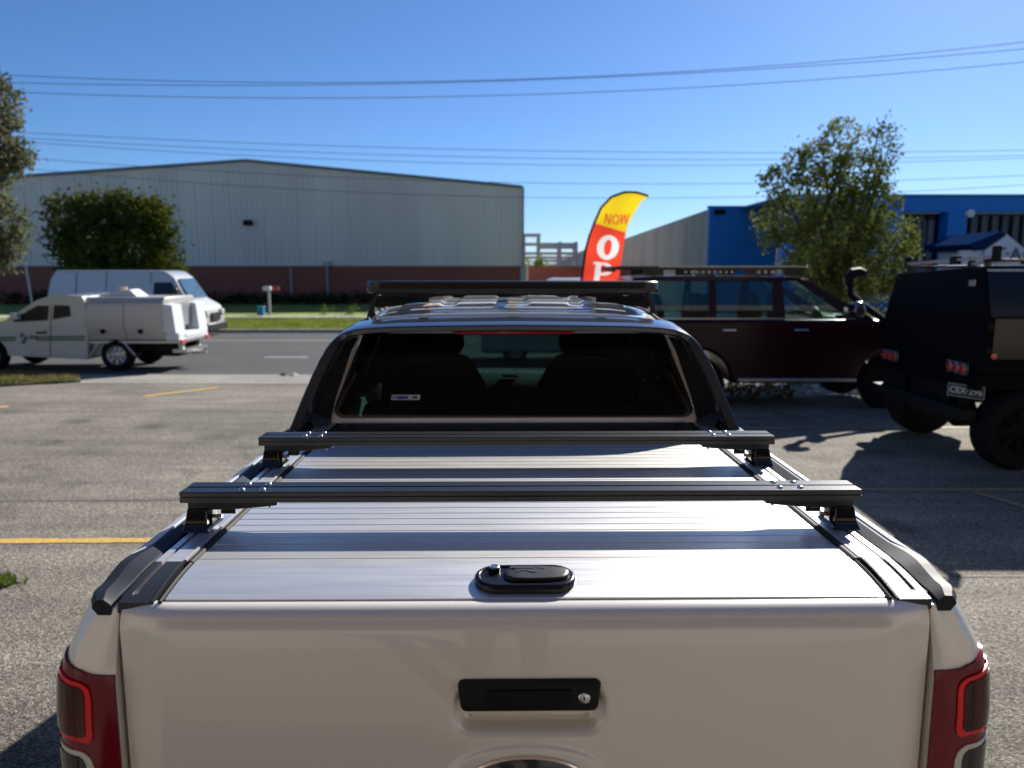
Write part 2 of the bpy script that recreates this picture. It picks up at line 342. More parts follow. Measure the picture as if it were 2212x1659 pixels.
def frost(name, col, rough=.3): return mat(name, col, rough)
M = dict(
 gripblack = mat('grip_black', (.010,.011,.011), .42, spec=.5),
 latchblack = mat('latch_black', (.006,.006,.007), .24, spec=.35),
 roofblue = mat('blue_roof_sheet', (.01,.03,.09), .95, spec=.0),
 drybl = leafmat('dry_blades', (.12,.13,.04), (.30,.26,.11), 1.5),
 concrete = groundmat('exposed_aggregate', (.172,.152,.122), (.055,.05,.042), (.40,.37,.31), agg=105, aggamt=.6, stain=.36, bump=.7),
 asphalt = groundmat('asphalt', (.07,.07,.07), (.04,.04,.04), (.14,.14,.14), agg=70, aggamt=.5, stain=.12, bump=.3),
 apron = groundmat('pale_concrete', (.27,.25,.22), (.16,.15,.13), (.4,.38,.34), agg=60, stain=.18, bump=.3),
 path = groundmat('footpath', (.38,.37,.34), (.28,.27,.25), (.48,.47,.44), agg=40, stain=.1, bump=.2),
 turf = groundmat('turf', (.17,.22,.035), (.08,.12,.02), (.32,.36,.08), agg=9, aggamt=.5, stain=.3, bump=.9, vs=.35),
 drygrass = groundmat('dry_turf', (.15,.15,.05), (.07,.08,.025), (.32,.29,.13), agg=14, aggamt=.5, stain=.3, bump=.9),
 yellow = wornpaint('yellow_paint', (.66,.40,.045), (.25,.22,.17), .45),
 yellowold = wornpaint('faded_yellow_paint', (.42,.28,.07), (.2,.18,.15), .52),
 whiteline = wornpaint('white_paint', (.5,.5,.48), (.1,.1,.1), .45),
 tar = mat('tar', (.02,.02,.02), .7),
 paint = mat('champagne_paint', (.80,.76,.685), .33, metal=.12, coat=1.0, coat_r=.02, var=.03, vscale=1400, bump=.02, bscale=1600),
 rack = mat('rack_black', (.012,.012,.014), .30, var=.3, vscale=20, bump=.05, bscale=400),
 alu = mat('anodised_aluminium', (.77,.75,.72), .38, metal=.72, var=.05, vscale=5, stretch=(.8,22,22), rvar=.03, bump=.015, bscale=9),
 alucurve = mat('anodised_aluminium_soft', (.74,.74,.735), .38, metal=.72, var=.02, vscale=5, stretch=(.6,30,30), rvar=.02),
 seal = mat('rubber_seal', (.010,.010,.010), .7),
 plastic = mat('black_plastic', (.018,.018,.019), .42, bump=.15, bscale=300),
 cap = mat('grey_trim_paint', (.009,.012,.022), .58, spec=.3),
 band = mat('silver_trim_paint', (.62,.66,.74), .42, metal=.15, coat=.3, coat_r=.1),
 arch = mat('gunmetal_trim', (.035,.038,.048), .22, metal=.3, coat=1, coat_r=.04),
 matte = mat('matte_black', (.005,.005,.006), .6, spec=.2),
 barblack = mat('bar_black', (.012,.012,.013), .33, spec=.9, var=.2, vscale=30),
 handleblack = mat('handle_black', (.006,.006,.007), .5, spec=.25),
 gloss = mat('gloss_black', (.006,.006,.007), .14, coat=.6, coat_r=.05),
 chrome = mat('chrome', (.75,.76,.78), .16, metal=1),
 bolt = mat('bolt_steel', (.62,.64,.66), .22, metal=1),
 steel = mat('dull_steel', (.45,.45,.45), .4, metal=.9, var=.2, vscale=30),
 lampred = mat('dark_red_lens', (.17,.004,.010), .10, spec=.4),
 lampring = mat('bright_red_lens', (.80,.006,.016), .25, spec=.4),
 lampside = mat('side_red_lens', (.50,.008,.016), .12, spec=.4),
 lampdark = mat('smoked_red_lens', (.055,.010,.010), .12, spec=.3, var=.85, vscale=40, stretch=(3,3,.12)),  # streaks in the colour stand for lens ribs and dark vertical reflections
 lampclear = mat('clear_lens_edge', (.62,.6,.52), .12, coat=1, coat_r=.01),
 lampgrey = mat('smoked_lens', (.035,.037,.035), .10, spec=.35),
 backglass = glass('tinted_rear_glass', (.075,.155,.14)),
 sideglass = glass('side_glass', (.66,.78,.74)),
 cabglass = glass('privacy_glass', (.02,.024,.023), 1.06),
 clearglass = glass('windscreen_glass', (.72,.82,.79)),
 darkglass = mat('dark_glass', (.008,.012,.011), .06, spec=.3),
 fabric = mat('seat_fabric', (.006,.006,.006), .8, bump=.3, bscale=200),
 dash = mat('dashboard', (.02,.02,.02), .6),
 stitch = mat('pale_stitching', (.25,.25,.24), .7),
 tyre = mat('tyre_rubber', (.008,.008,.008), .85, spec=.2, bump=.3, bscale=50),
 rim = mat('alloy_rim', (.45,.46,.47), .3, metal=.8),
 whitepaint = mat('white_vehicle_paint', (.50,.51,.475), .35, coat=.8, coat_r=.04, var=.03, vscale=2),
 vanpaint = mat('van_paint', (.46,.47,.47), .3, coat=.9, coat_r=.03),
 canopyalu = mat('white_canopy_metal', (.46,.44,.415), .4, metal=.1, coat=.4, coat_r=.15),
 chromedk = mat('mirror_shell', (.22,.23,.25), .25, metal=1),
 suvpaint = mat('dark_plum_paint', (.020,.0025,.009), .22, spec=.25),
 blackpaint = mat('black_canopy_paint', (.0025,.003,.005), .6, spec=.06),
 mirrorpanel = mat('gloss_black_panel', (.005,.007,.010), .12, spec=.35, coat=.1, coat_r=.05),
 blue = mat('blue_cladding', (.003,.185,.56), .6, var=.05, vscale=.6),
 bluedk = mat('blue_cladding_deep', (.003,.12,.38), .6),
 greywall = mat('grey_tilt_slab', (.31,.31,.295), .85, var=.16, vscale=.5, stretch=(1,1,.25)),
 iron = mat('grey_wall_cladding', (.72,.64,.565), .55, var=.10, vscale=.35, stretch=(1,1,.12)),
 roofedge = mat('roof_flashing', (.16,.17,.18), .6),
 brick = brickmat('red_brick', (.32,.085,.055), (.25,.065,.04), (.18,.11,.08)),
 hedge = leafmat('hedge_green', (.02,.035,.015), (.04,.06,.02)),
 leafgrey = leafmat('grey_green_leaf', (.075,.085,.045), (.22,.23,.13)),
 leafdark = leafmat('dark_leaf', (.028,.046,.015), (.125,.135,.02), .5),
 leafolive = leafmat('olive_leaf', (.065,.085,.026), (.26,.30,.075), .9),
 weed = leafmat('weed_green', (.06,.10,.02), (.2,.26,.06), 3),
 orange = leafmat('orange_groundcover', (.16,.06,.01), (.25,.20,.03), 3),
 bark = mat('bark', (.09,.075,.06), .9, var=.3, vscale=8, bump=.5, bscale=20),
 wire = mat('cable', (.05,.06,.08), .6),
 post = mat('galvanised_post', (.35,.36,.37), .5, metal=.3),
 flagred = cloth('flag_red', (.85,.07,.035)), flagyel = cloth('flag_yellow', (.85,.62,.02)), flagink = cloth('flag_ink', (.75,.10,.04)),
 flagwhite = cloth('flag_white', (.8,.78,.75)), flagblack = mat('flag_sleeve', (.02,.02,.025), .6),
 white = mat('white_board', (.6,.63,.65), .6, var=.05, vscale=1), red = mat('red_board', (.5,.06,.07), .6), teal = mat('blue_meter_box', (.02,.2,.36), .5),
 lettering = mat('grey_lettering', (.08,.10,.14), .6), green = mat('green_stripe', (.13,.20,.03), .5), slate = mat('slate_stripe', (.10,.12,.16), .5),
 stripeorange = mat('tail_lamp_red', (.55,.03,.02), .2, coat=1), amber = mat('amber_lamp', (.6,.2,.02), .2, coat=1),
 plate = mat('plate_black', (.015,.015,.016), .4), platetext = mat('plate_white', (.55,.55,.52), .5),
 workshopdk = mat('reflected_band_brown', (.17,.10,.065), .8), workshop = mat('workshop_wall', (.34,.28,.21), .8, var=.1, vscale=.7), shutter = mat('roller_shutter', (.30,.29,.27), .55, metal=.2),
 darkroom = mat('workshop_interior', (.14,.125,.10), .9), glassbay = mat('window_bay', (.035,.05,.065), .25, var=.3, vscale=.8, stretch=(3,3,.2)), gl2 = mat('window_blinds', (.15,.17,.20), .6, var=.2, vscale=2, stretch=(6,6,.2)),
 sticker = mat('sticker_white', (.55,.57,.60), .5), stickerblue = mat('sticker_blue', (.03,.07,.4), .5),
)
# ------------------------------------------------------------------ the setting
def sheet(name, pts, m, z=None, kind='structure'):
    b = MB(); b.add([(p[0], p[1], p[2] if z is None else z) for p in pts], [tuple(range(len(pts)))])
    o = b.build(name, m, off=(0,0,0)); tag(o, kind=kind); return o

SZ = -0.30                                    # street level; the car park falls gently towards it
def lotz(y):
    return 0.0 if y < 11 else (SZ + .0) * min(1.0, (y - 11) / 6.0)
sheet('ground', [(-900,-300,-.36),(900,-300,-.36),(900,1500,-.36),(-900,1500,-.36)], M['drygrass'])
# car park, with its slope down to the street
b = MB(); xs = [-40 + i * 4 for i in range(21)]; ys = [-30, -10, 0, 11, 12, 13, 14, 15, 16, 17]
b.grid(lambda x, y: (x, y, lotz(y)), xs, ys); tag(b.build('car_park', M['concrete'], off=(0,0,0)), kind='structure')
# pale driveway crossover strip
b = MB(); b.grid(lambda x, y: (x, y, lotz(y) + .004), [-13, -9, -4, 2, 8], [14.9, 15.4, 16, 16.99]); tag(b.build('driveway_crossover', M['apron'], off=(0,0,0)), kind='structure')
sheet('road', [(-200,17,SZ),(200,17,SZ),(200,28.4,SZ),(-200,28.4,SZ)], M['asphalt'])
# far kerb, verge, footpath, lawn
def strip(name, y0, y1, z0, z1, m):
    b = MB(); b.box(-200, 200, y0, y1, z0, z1); return tag(b.build(name, m, off=(0,0,0)), kind='structure')
strip('kerb', 28.4, 28.55, -.5, SZ + .12, M['path'])
strip('verge', 28.55, 35.4, -.5, SZ + .10, M['turf'])
strip('footpath', 35.4, 37.0, -.5, SZ + .115, M['path'])
strip('lawn', 37.0, 49.99, -.5, SZ + .11, M['turf'])
strip('back_lot', 50.0, 300, -.5, SZ + .09, M['apron'])
# road markings
b = MB()
for x0 in (-6.6, -12.6, -18.6, -24.6, 5.4, 11.4, 17.4, -.6):
    b.box(x0, x0 + 1.15, 20.35, 20.5, SZ + .001, SZ + .004)
tag(b.build('lane_marking', M['whiteline'], off=(0,0,0)), kind='structure')
b = MB(); b.box(-200, 200, 25.2, 25.32, SZ + .001, SZ + .004)
tag(b.build('edge_marking', M['whiteline'], off=(0,0,0)), kind='structure')
# yellow bay lines in the car park
def quadline(b, p, q, w):
    p, q = Vector(p), Vector(q); d = (q - p); n = Vector((-d.y, d.x, 0)).normalized() * w / 2
    N = 14; rows = []
    for i in range(N + 1):
        c = p + d * i / N; e = n * (1 + .10 * math.sin(i * 2.1 + p.x))
        rows.append([(c.x + e.x, c.y + e.y, lotz(c.y) + .005), (c.x - e.x, c.y - e.y, lotz(c.y) + .005)])
    b.loft(rows, closed=False)
b = MB()
quadline(b, G(-260, 1171), G(470, 1167), .10)
tag(b.build('bay_line_near', M['yellow'], off=(0,0,0)), kind='structure')
b = MB(); quadline(b, G(310, 845), G(468, 826, -.06), .13); quadline(b, G(-120, 884), G(18, 876), .12)
tag(b.build('bay_line_far', M['yellow'], off=(0,0,0)), kind='structure')
b = MB(); quadline(b, G(1560, 926), G(2205, 923), .10); quadline(b, G(1840, 1058), G(2460, 1058), .09); quadline(b, G(2095, 1060), G(2460, 1168), .09)
tag(b.build('bay_line_right', M['yellowold'], off=(0,0,0)), kind='structure')
b = MB(); quadline(b, G(2030, 1246), G(2600, 1244), .012)
quadline(b, G(-300, 1085), G(700, 1079), .012)
tag(b.build('expansion_joint', M['tar'], off=(0,0,0)), kind='structure')

# ------------------------------------------------------------------ leaves
def leaves(mb, blobs, n, size, seed=1, flat=.0):
    rnd = random.Random(seed)
    wts = [rx * ry * rz for (_, _, _, rx, ry, rz) in blobs]; tot = sum(wts)
    for (cx, cy, cz, rx, ry, rz), w in zip(blobs, wts):
        k = int(n * w / tot)
        # twig clumps in the blob, leaves around each twig
        for _ in range(max(1, k // 14)):
            while True:
                u = Vector((rnd.uniform(-1,1), rnd.uniform(-1,1), rnd.uniform(-1,1)))
                if u.length < 1: break
            u = u.normalized() * (u.length ** .55)
            c = Vector((cx + u.x*rx, cy + u.y*ry, cz + u.z*rz)); cr = size * rnd.uniform(1.4, 3.4)
            for _ in range(14):
                p = c + Vector((rnd.gauss(0,1), rnd.gauss(0,1), rnd.gauss(0,1))) * cr * .6
                a = Vector((rnd.gauss(0,1), rnd.gauss(0,1), rnd.gauss(0,1))).normalized()
                bb = a.cross(Vector((rnd.gauss(0,1), rnd.gauss(0,1), rnd.gauss(0,1)))).normalized()
                s = size * rnd.uniform(.6, 1.25)
                mb.add([p - a*s, p + bb*s*.45, p + a*s, p - bb*s*.45], [(0,1,2,3)])

def tree(name, label, cat, base, blobs, n, size, m, trunks, group=None, seed=1):
    global ORG
    root = empty(name, base); tag(root, label, cat, group)
    ORG = base
    b = MB()
    for pts, r0, r1 in trunks:
        k = len(pts)
        b.tube(pts, [r0 + (r1 - r0) * i / (k - 1) for i in range(k)], 8)
    b.build('trunk', M['bark'], root, smooth=True)
    b = MB(); leaves(b, blobs, n, size, seed); b.build('crown', m, root, recalc=False)
    ORG = (0,0,0)
    return root

# tree standing at the car park edge on the right
def rtree():
    Y = 17.0; rnd = random.Random(5); base = (W(1800, 700, Y).x, Y, -.3)
    def q(px, py, rx, rz, dy=0): 
        p = W(px, py, Y + dy); return (p.x, p.y, p.z, rx, rx * .9, rz)
    bl = [q(1815,300,.45,.42), q(1780,345,.55,.4), q(1905,320,.35,.5), q(1925,300,.16,.3), q(1900,275,.16,.2), q(1730,360,.42,.4), q(1690,395,.5,.35), q(1660,385,.22,.2), q(1850,380,.7,.5), q(1775,420,.8,.5,.3),
          q(1700,470,.7,.5), q(1660,500,.35,.4), q(1880,440,.65,.55), q(1800,500,.95,.6), q(1875,520,.6,.5), q(1760,570,.75,.5), q(1850,590,.8,.5), q(1935,505,.5,.35,-.4), q(1965,525,.28,.25,-.5), q(1945,545,.4,.3,-.3),
          q(1735,560,.4,.35,-.5), q(1915,580,.45,.35,-.4), q(1800,640,.8,.4), q(1890,640,.5,.4), q(1765,330,.2,.25), q(1840,265,.14,.16), q(1895,600,.4,.4)]
    cx, cz = base[0], 1.0
    tr = [([(cx, Y, -.35), (cx + .05, Y, .8), (cx - .1, Y, 1.9), (cx - .3, Y, 3.4), (cx + .1, Y, 4.6)], .16, .03)]
    for (x, y, z, *_r) in bl[:14]:
        tr.append(([(cx, Y, 1.2), ((cx + x) / 2 + rnd.uniform(-.1,.1), (Y + y) / 2, (1.2 + z) / 2 + .1), (x, y, z)], .06, .012))
    tree('street_tree', 'slender tree with pale olive leaves behind the dark wagon, sky showing through its top', 'tree', base, bl, 20500, .055, M['leafolive'], tr, seed=3)
rtree()
def ltree():
    Y = 15.5; base = (W(-190, 700, Y).x, Y, -.3)
    def q(px, py, rx, rz, dy=0):
        p = W(px, py, Y + dy); return (p.x, p.y, p.z, rx, rx * .9, rz)
    bl = [q(-40,230,.75,.55), q(0,230,.35,.45), q(-60,330,.95,.6), q(10,330,.38,.45), q(-100,420,.7,.5), q(5,480,.42,.42), q(-60,520,.7,.5), q(-20,555,.4,.3), q(-150,180,.9,.6), q(-180,480,1.2,.9), q(-230,300,1.2,.9), q(0,380,.30,.3), q(25,260,.16,.25), q(15,520,.35,.35), q(0,440,.35,.25), q(20,550,.25,.3), q(-10,190,.22,.25), q(35,350,.18,.2), q(-150,560,.7,.4), q(35,470,.16,.2)]
    cx = base[0]
    tr = [([(cx, Y, -.35), (cx, Y, 1.5), (cx + .2, Y, 3.2), (cx + .4, Y, 5)], .2, .05)]
    for (x, y, z, *_r) in bl[:8]: tr.append(([(cx, Y, 1.6), ((cx + x)/2, Y, (1.6 + z)/2), (x, y, z)], .07, .015))
    tree('roadside_tree', 'grey green tree reaching in from the left edge above the white ute', 'tree', base, bl, 42000, .06, M['leafgrey'], tr, seed=4)
ltree()
def mtree():
    Y = 34.0; base = (W(255, 690, Y).x, Y, -.2)
    def q(px, py, rx, rz, dy=0):
        p = W(px, py, Y + dy); return (p.x, p.y, p.z, rx, rx * .8, rz)
    bl = [q(150,460,.95,.7), q(205,455,1.0,.75), q(265,455,1.0,.75), q(320,465,1.0,.7), q(350,490,.7,.6), q(140,520,.75,.7), q(200,530,1.4,.9), q(290,530,1.5,.9), q(350,555,.9,.7), q(165,570,.8,.5), q(240,590,1.3,.6), q(330,600,1.2,.6), q(385,580,.45,.35), q(120,440,.3,.25), q(130,490,.35,.4), q(260,430,.6,.3)]
    cx = base[0]
    tree('bushy_tree', 'dense round dark green tree in front of the grey warehouse, above the white van', 'tree', base, bl, 17000, .12, M['leafdark'],
         [([(cx, Y, -.3), (cx, Y, 1.2), (cx + .2, Y, 3)], .25, .1), ([(cx, Y, 1), (cx - 1, Y, 3), (cx - 1.4, Y, 4)], .12, .03), ([(cx, Y, 1), (cx + 1, Y, 3), (cx + 1.4, Y, 3.8)], .12, .03)], seed=5)
mtree()

# ------------------------------------------------------------------ grey warehouse
def warehouse():
    global ORG
    Y = 50.0; xr = W(1128, 500, Y).x; zr = W(1128, 403, Y).z; xa = W(530, 346, Y).x; za = W(530, 346, Y).z; zb = 2.22
    sl = (za - W(0, 383, Y).z) / (xa - W(0, 383, Y).x); xl = -46.0; zl = za - sl * (xa - xl)
    g = SZ + .1
    ORG = ((xr + xl) / 2, Y + 20, g); root = empty('warehouse', ORG)
    tag(root, 'long grey metal clad warehouse with a low gable and red brick base', 'warehouse')
    ztop = lambda x: zr + (za - zr) * (xr - x) / (xr - xa) if x > xa else za - sl * (xa - x)
    # ribbed cladding on the gable
    b = MB(); x = xl; P = []
    while x < xr - .36:
        for dx, dy in ((0, 0), (.24, 0), (.26, -.03), (.33, -.03), (.35, 0)):
            P.append((x + dx, Y + .1 + dy))
        x += .36
    P.append((xr, Y + .1))
    b.loft([[(px, py, zb) for px, py in P], [(px, py, ztop(px)) for px, py in P]], closed=False)
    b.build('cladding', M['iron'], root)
    # every few sheets a lap joint
    b = MB(); x = xl + 1
    while x < xr:
        b.box(x, x + .03, Y + .05, Y + .066, zb + .02, ztop(x) - .12); x += 1.08
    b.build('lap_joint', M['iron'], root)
    b = MB(); b.box(xl, xr - .02, Y + .12, Y + .34, g - .2, zb - .002); b.build('brick_base', M['brick'], root)
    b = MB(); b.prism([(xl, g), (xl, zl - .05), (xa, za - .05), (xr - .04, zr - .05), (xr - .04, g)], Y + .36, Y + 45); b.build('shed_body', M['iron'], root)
    b = MB()
    for (p, q) in (((xl, zl), (xa, za)), ((xa, za), (xr, zr))):
        b.hexa([(p[0], Y - .02, p[1] - .10), (q[0], Y - .02, q[1] - .10), (q[0], Y + 45.1, q[1] - .04), (p[0], Y + 45.1, p[1] - .04),
                (p[0], Y - .02, p[1] + .08), (q[0], Y - .02, q[1] + .08), (q[0], Y + 45.1, q[1] + .08), (p[0], Y + 45.1, p[1] + .08)])
    b.build('roof', M['roofedge'], root)
    b = MB(); b.box(xr + .005, xr + .12, Y - .03, Y + .1, g, zr - .02); b.build('corner_flashing', M['roofedge'], root)
    p = W(535, 483, Y - .2); b = MB(); b.box(p.x - .28, p.x + .28, Y - .25, Y + .02, p.z - .12, p.z + .14); b.prism([(p.x - .3, p.z + .14), (p.x + .3, p.z + .14), (p.x + .2, p.z + .22), (p.x - .2, p.z + .22)], Y - .3, Y + .02)
    b.build('wall_light', M['matte'], root, bevel=.03)
    for px, y0, y1, m in ((628, 580, 662, 'post'), (706, 571, 640, 'post'), (1132, 574, 640, 'path')):
        a, c = W(px, y0, Y - .15), W(px, y1, Y - .15); b = MB(); b.tube([(a.x, a.y, c.z), a], .055 if m == 'post' else .25, 8); b.build('downpipe', M[m], root, smooth=True)
    a = W(706, 572, Y - .2); b = MB(); b.box(a.x - .22, a.x + .22, Y - .3, Y + .0, a.z - .1, a.z + .2); b.build('rainhead', M['post'], root)
    ORG = (0, 0, 0)
warehouse()
# dark hedge along the wall foot
b = MB(); rnd = random.Random(9)
leaves(b, [(x, 49.2, .12, 1.0, .45, .36) for x in [-32 + i * 1.1 for i in range(30)]], 9000, .10, 11)
tag(b.build('wall_hedge', M['hedge'], off=(0,0,0), recalc=False), 'low dark green hedge running along the warehouse brick base', 'hedge', kind='stuff')
b = MB(); leaves(b, [(-9 + i * 1.02 + rnd.uniform(-.3,.3), 37.6, .0, .28 + .12 * rnd.random(), .25, .16 + .16 * rnd.random()) for i in range(22)], 3600, .06, 12)
tag(b.build('border_weeds', M['weed'], off=(0,0,0), recalc=False), 'bright green weeds growing beside the far footpath', 'weeds', kind='stuff')

# leaning guy pole seen above the white ute cab
a, c = W(56, 575, 30), W(70, 660, 30)
b = MB(); b.tube([(c.x + .03, 30, SZ), c, a, (a.x - .1, 30, a.z + .35)], .045, 8); o = b.build('guy_pole', M['post'], off=(c.x, 30, SZ)); o.location = (c.x, 30, SZ)
tag(o, 'thin leaning grey pole behind the white ute cab', 'pole')

# letterbox stand on the far lawn
def letterbox():
    global ORG
    c = W(576, 682, 36.9); ORG = (c.x, 37.4, SZ + .1); root = empty('letterbox_stand', ORG)
    tag(root, 'white letterbox on a thin stand with a red flag across the road', 'letterbox')
    b = MB(); b.box(c.x - .05, c.x + .05, 37.35, 37.45, ORG[2], 1.02); b.build('post', M['post'], root)
    b = MB(); b.box(c.x - .22, c.x + .12, 37.15, 37.55, 1.0, 1.19); b.build('box', M['white'], root, bevel=.02)
    b = MB(); b.box(c.x + .17, c.x + .52, 37.3, 37.36, 1.01, 1.21); b.build('flag', M['red'], root)
    ORG = (0,0,0)
    m = W(563, 668, 37.4); b = MB(); b.box(m.x - .15, m.x + .15, 37.3, 37.6, SZ + .1, SZ + .5); b.box(m.x - .18, m.x + .18, 37.27, 37.63, SZ + .502, SZ + .54)
    o = b.build('meter_box', M['teal'], off=(m.x, 37.45, SZ + .1), bevel=.02); o.location = (m.x, 37.45, SZ + .1)
    tag(o, 'small blue ground box beside the letterbox across the road', 'meter box')
letterbox()

# ------------------------------------------------------------------ what stands right of the warehouse
def brickwall():
    Y = 62.0; x0 = W(1140, 600, Y).x; x1 = W(1290, 600, Y).x
    b = MB(); b.box(x0, 9.8, Y, Y + .25, -.2, W(1200, 577, Y).z); b.box(x0 - .02, 9.82, Y - .03, Y + .28, W(1200, 577, Y).z + .002, W(1200, 577, Y).z + .07)
    o = b.build('brick_wall', M['brick'], off=(x0, Y, 0)); o.location = (x0, Y, 0); tag(o, 'red brown brick boundary wall between the warehouse and the blue building', 'wall')
brickwall()
def gantry():
    global ORG
    Y = 85.0; ORG = (W(1190, 560, Y).x, Y, -.2); root = empty('steel_gantry', ORG); tag(root, 'open pale steel frame standing behind the brick wall', 'steel frame')
    for px, yt in ((1132, 505), (1164, 505), (1210, 522), (1245, 522)):
        a = W(px, yt, Y); b = MB()
        for dy in (0, 3): b.box(a.x - .16, a.x + .16, Y + dy, Y + dy + .3, -.2, a.z)
        z = 0.5
        while z < a.z - 1.2: b.tube([(a.x, Y + .2, z), (a.x, Y + 3, z + 1.2)], .07, 6); z += 1.2
        b.build('column', M['post'], root)
    for yt, x0, x1 in ((507, 1128, 1168), (527, 1128, 1248), (534, 1164, 1248), (547, 1128, 1248), (556, 1128, 1248), (563, 1160, 1225)):
        a, c = W(x0, yt, Y), W(x1, yt, Y); b = MB()
        for dy in (-.2, 3.2): b.box(a.x, c.x, Y + dy, Y + dy + .15, a.z - .12, a.z + .12)
        b.parts('beam', M['post'], root)
    ORG = (0,0,0)
gantry()
def farshed():
    Y = 110.0; a, c = W(1205, 575, Y), W(1290, 552, Y)
    b = MB(); b.prism([(a.x, -.3), (a.x, W(1205,570,Y).z), (W(1262,545,Y).x, W(1262,540,Y).z), (c.x + 6, W(1262,545,Y).z - 1), (c.x + 6, -.3)], Y, Y + 30)
    o = b.build('distant_shed', M['greywall'], off=(a.x, Y, 0)); o.location = (a.x, Y, 0); tag(o, 'distant pale grey shed roof left of the feather flag', 'shed')
    Y = 72.0; b = MB(); leaves(b, [(W(1150, 573, Y).x, Y, 2.3, 1.2, .6, .6), (W(1168, 572, Y).x, Y, 2.2, .9, .6, .6)], 900, .14, 21)
    b.tube([(W(1155,600,Y).x, Y, -.3), (W(1155,600,Y).x, Y, 2.2)], .12)
    o = b.build('low_bush', M['leafolive'], off=(W(1155, 600, Y).x, Y, -.3), recalc=False); o.location = (W(1155, 600, Y).x, Y, -.3); tag(o, 'low olive bush peeping over the brick wall beside the warehouse', 'bush')
farshed()
def bluebuilding():
    global ORG
    Y = 40.0; g = SZ; x0 = W(1533, 450, Y).x; x1 = W(1692, 450, Y).x; zt = W(1600, 449, Y).z
    ORG = (x0 + 10, Y + 10, g); root = empty('blue_building', ORG)
    tag(root, 'bright blue industrial building with tall dark glazed bays and a long grey side wall', 'building')
    # grey side wall running away from the street, in panels
    b = MB(); n = 13; L = 62.0
    for i in range(n):
        y0 = Y + .3 + L * i / n; y1 = Y + .3 + L * (i + 1) / n - .04
        b.hexa([(x0, y0, g), (x0 + .3, y0, g), (x0 + .3, y1, g), (x0, y1, g), (x0, y0, zt - .05 - .012 * (y0 - Y)), (x0 + .3, y0, zt - .05 - .012 * (y0 - Y)), (x0 + .3, y1, zt - .05 - .012 * (y1 - Y)), (x0, y1, zt - .05 - .012 * (y1 - Y))])
    b.build('side_wall', M['greywall'], root)
    b = MB(); b.box(x0 - .02, x1, Y, Y + .29, g, zt); b.box(x1 + .0, x1 + .3, Y + .5, Y + 6, g, zt - .1)
    b.build('blue_front_wall', M['blue'], root)
    b = MB(); b.box(x0 - .06, x1 + .03, Y - .05, Y + .34, zt + .002, zt + .10); b.build('coping', M['bluedk'], root)
    p = W(1552, 458, Y); b = MB(); b.box(p.x - .25, p.x + .3, Y - .3, Y - .002, p.z - .12, p.z + .12); b.build('wall_light', M['matte'], root, bevel=.03)
    # taller part with fascia, pillars and window bays; steps forward
    Y2 = 33.0; xa = W(1700, 500, Y2).x; xb = W(2560, 500, Y2).x; zf = W(2050, 425, Y2).z; zs = W(2000, 458, Y2).z
    b = MB(); b.box(xa, xb, Y2, Y2 + .5, zs, zf); b.build('fascia', M['blue'], root)
    b = MB(); b.box(xa - .05, xb, Y2 - .06, Y2 + 12, zf + .002, zf + .1); b.build('roof', M['bluedk'], root)
    def pillar(p0, p1):
        b = MB(); a, c = W(p0, 500, Y2), W(p1, 500, Y2); b.box(a.x, c.x, Y2 - .1, Y2 + .6, g, zs - .002 if False else zs - .002); b.build('pillar', M['blue'], root)
    for p0, p1 in ((1692, 1725), (1880, 1948), (2043, 2084), (2300, 2340)): pillar(p0, p1)
    b = MB(); b.box(xa, xb, Y2 + .9, Y2 + 1.2, g, zs); b.build('back_wall', M['glassbay'], root)
    for p0, p1 in ((1952, 2040), (2090, 2296)):
        a, c = W(p0, 500, Y2), W(p1, 500, Y2); b = MB(); b.box(a.x, c.x, Y2 + .7, Y2 + .76, W(2000, 560, Y2).z if p0 < 2000 else g, zs - .15); w = b.build('window', M['glassbay'], root)
        n = 4 if p0 < 2000 else 9; fb = MB()
        for i in range(n + 1):
            x = a.x + (c.x - a.x) * i / n; fb.box(x - .04, x + .04, Y2 + .6, Y2 + .698, g, zs - .1)
        fb.build('frame', M['matte'], w)
    for px0, px1 in ((1962, 1976), (2012, 2034)):
        a, c = W(px0, 500, Y2), W(px1, 500, Y2); b = MB(); b.box(a.x, c.x, Y2 + .62, Y2 + .69, W(2000, 560, Y2).z, zs - .3); b.build('blind', M['gl2'], root)
    for px0, px1, m in ((1958, 1974, 'gl2'), (1978, 1992, 'leafolive'), (1996, 2022, 'flagyel'), (2024, 2033, 'red')):
        a, c = W(px0, 500, Y2), W(px1, 500, Y2); b = MB(); b.box(a.x, c.x, Y2 + .5, Y2 + .59, g, W(2000, 562, Y2).z)
        if m == 'leafolive': m = 'lettering'
        if m == 'flagyel': m = 'gl2'
        b.build('poster', M[m], root)
    p = W(2088, 462, Y2); b = MB(); b.cyl((p.x, Y2 - .2, p.z), 'y', .16, .25); b.build('security_light', M['white'], root, smooth=True)
    ORG = (0,0,0)
bluebuilding()
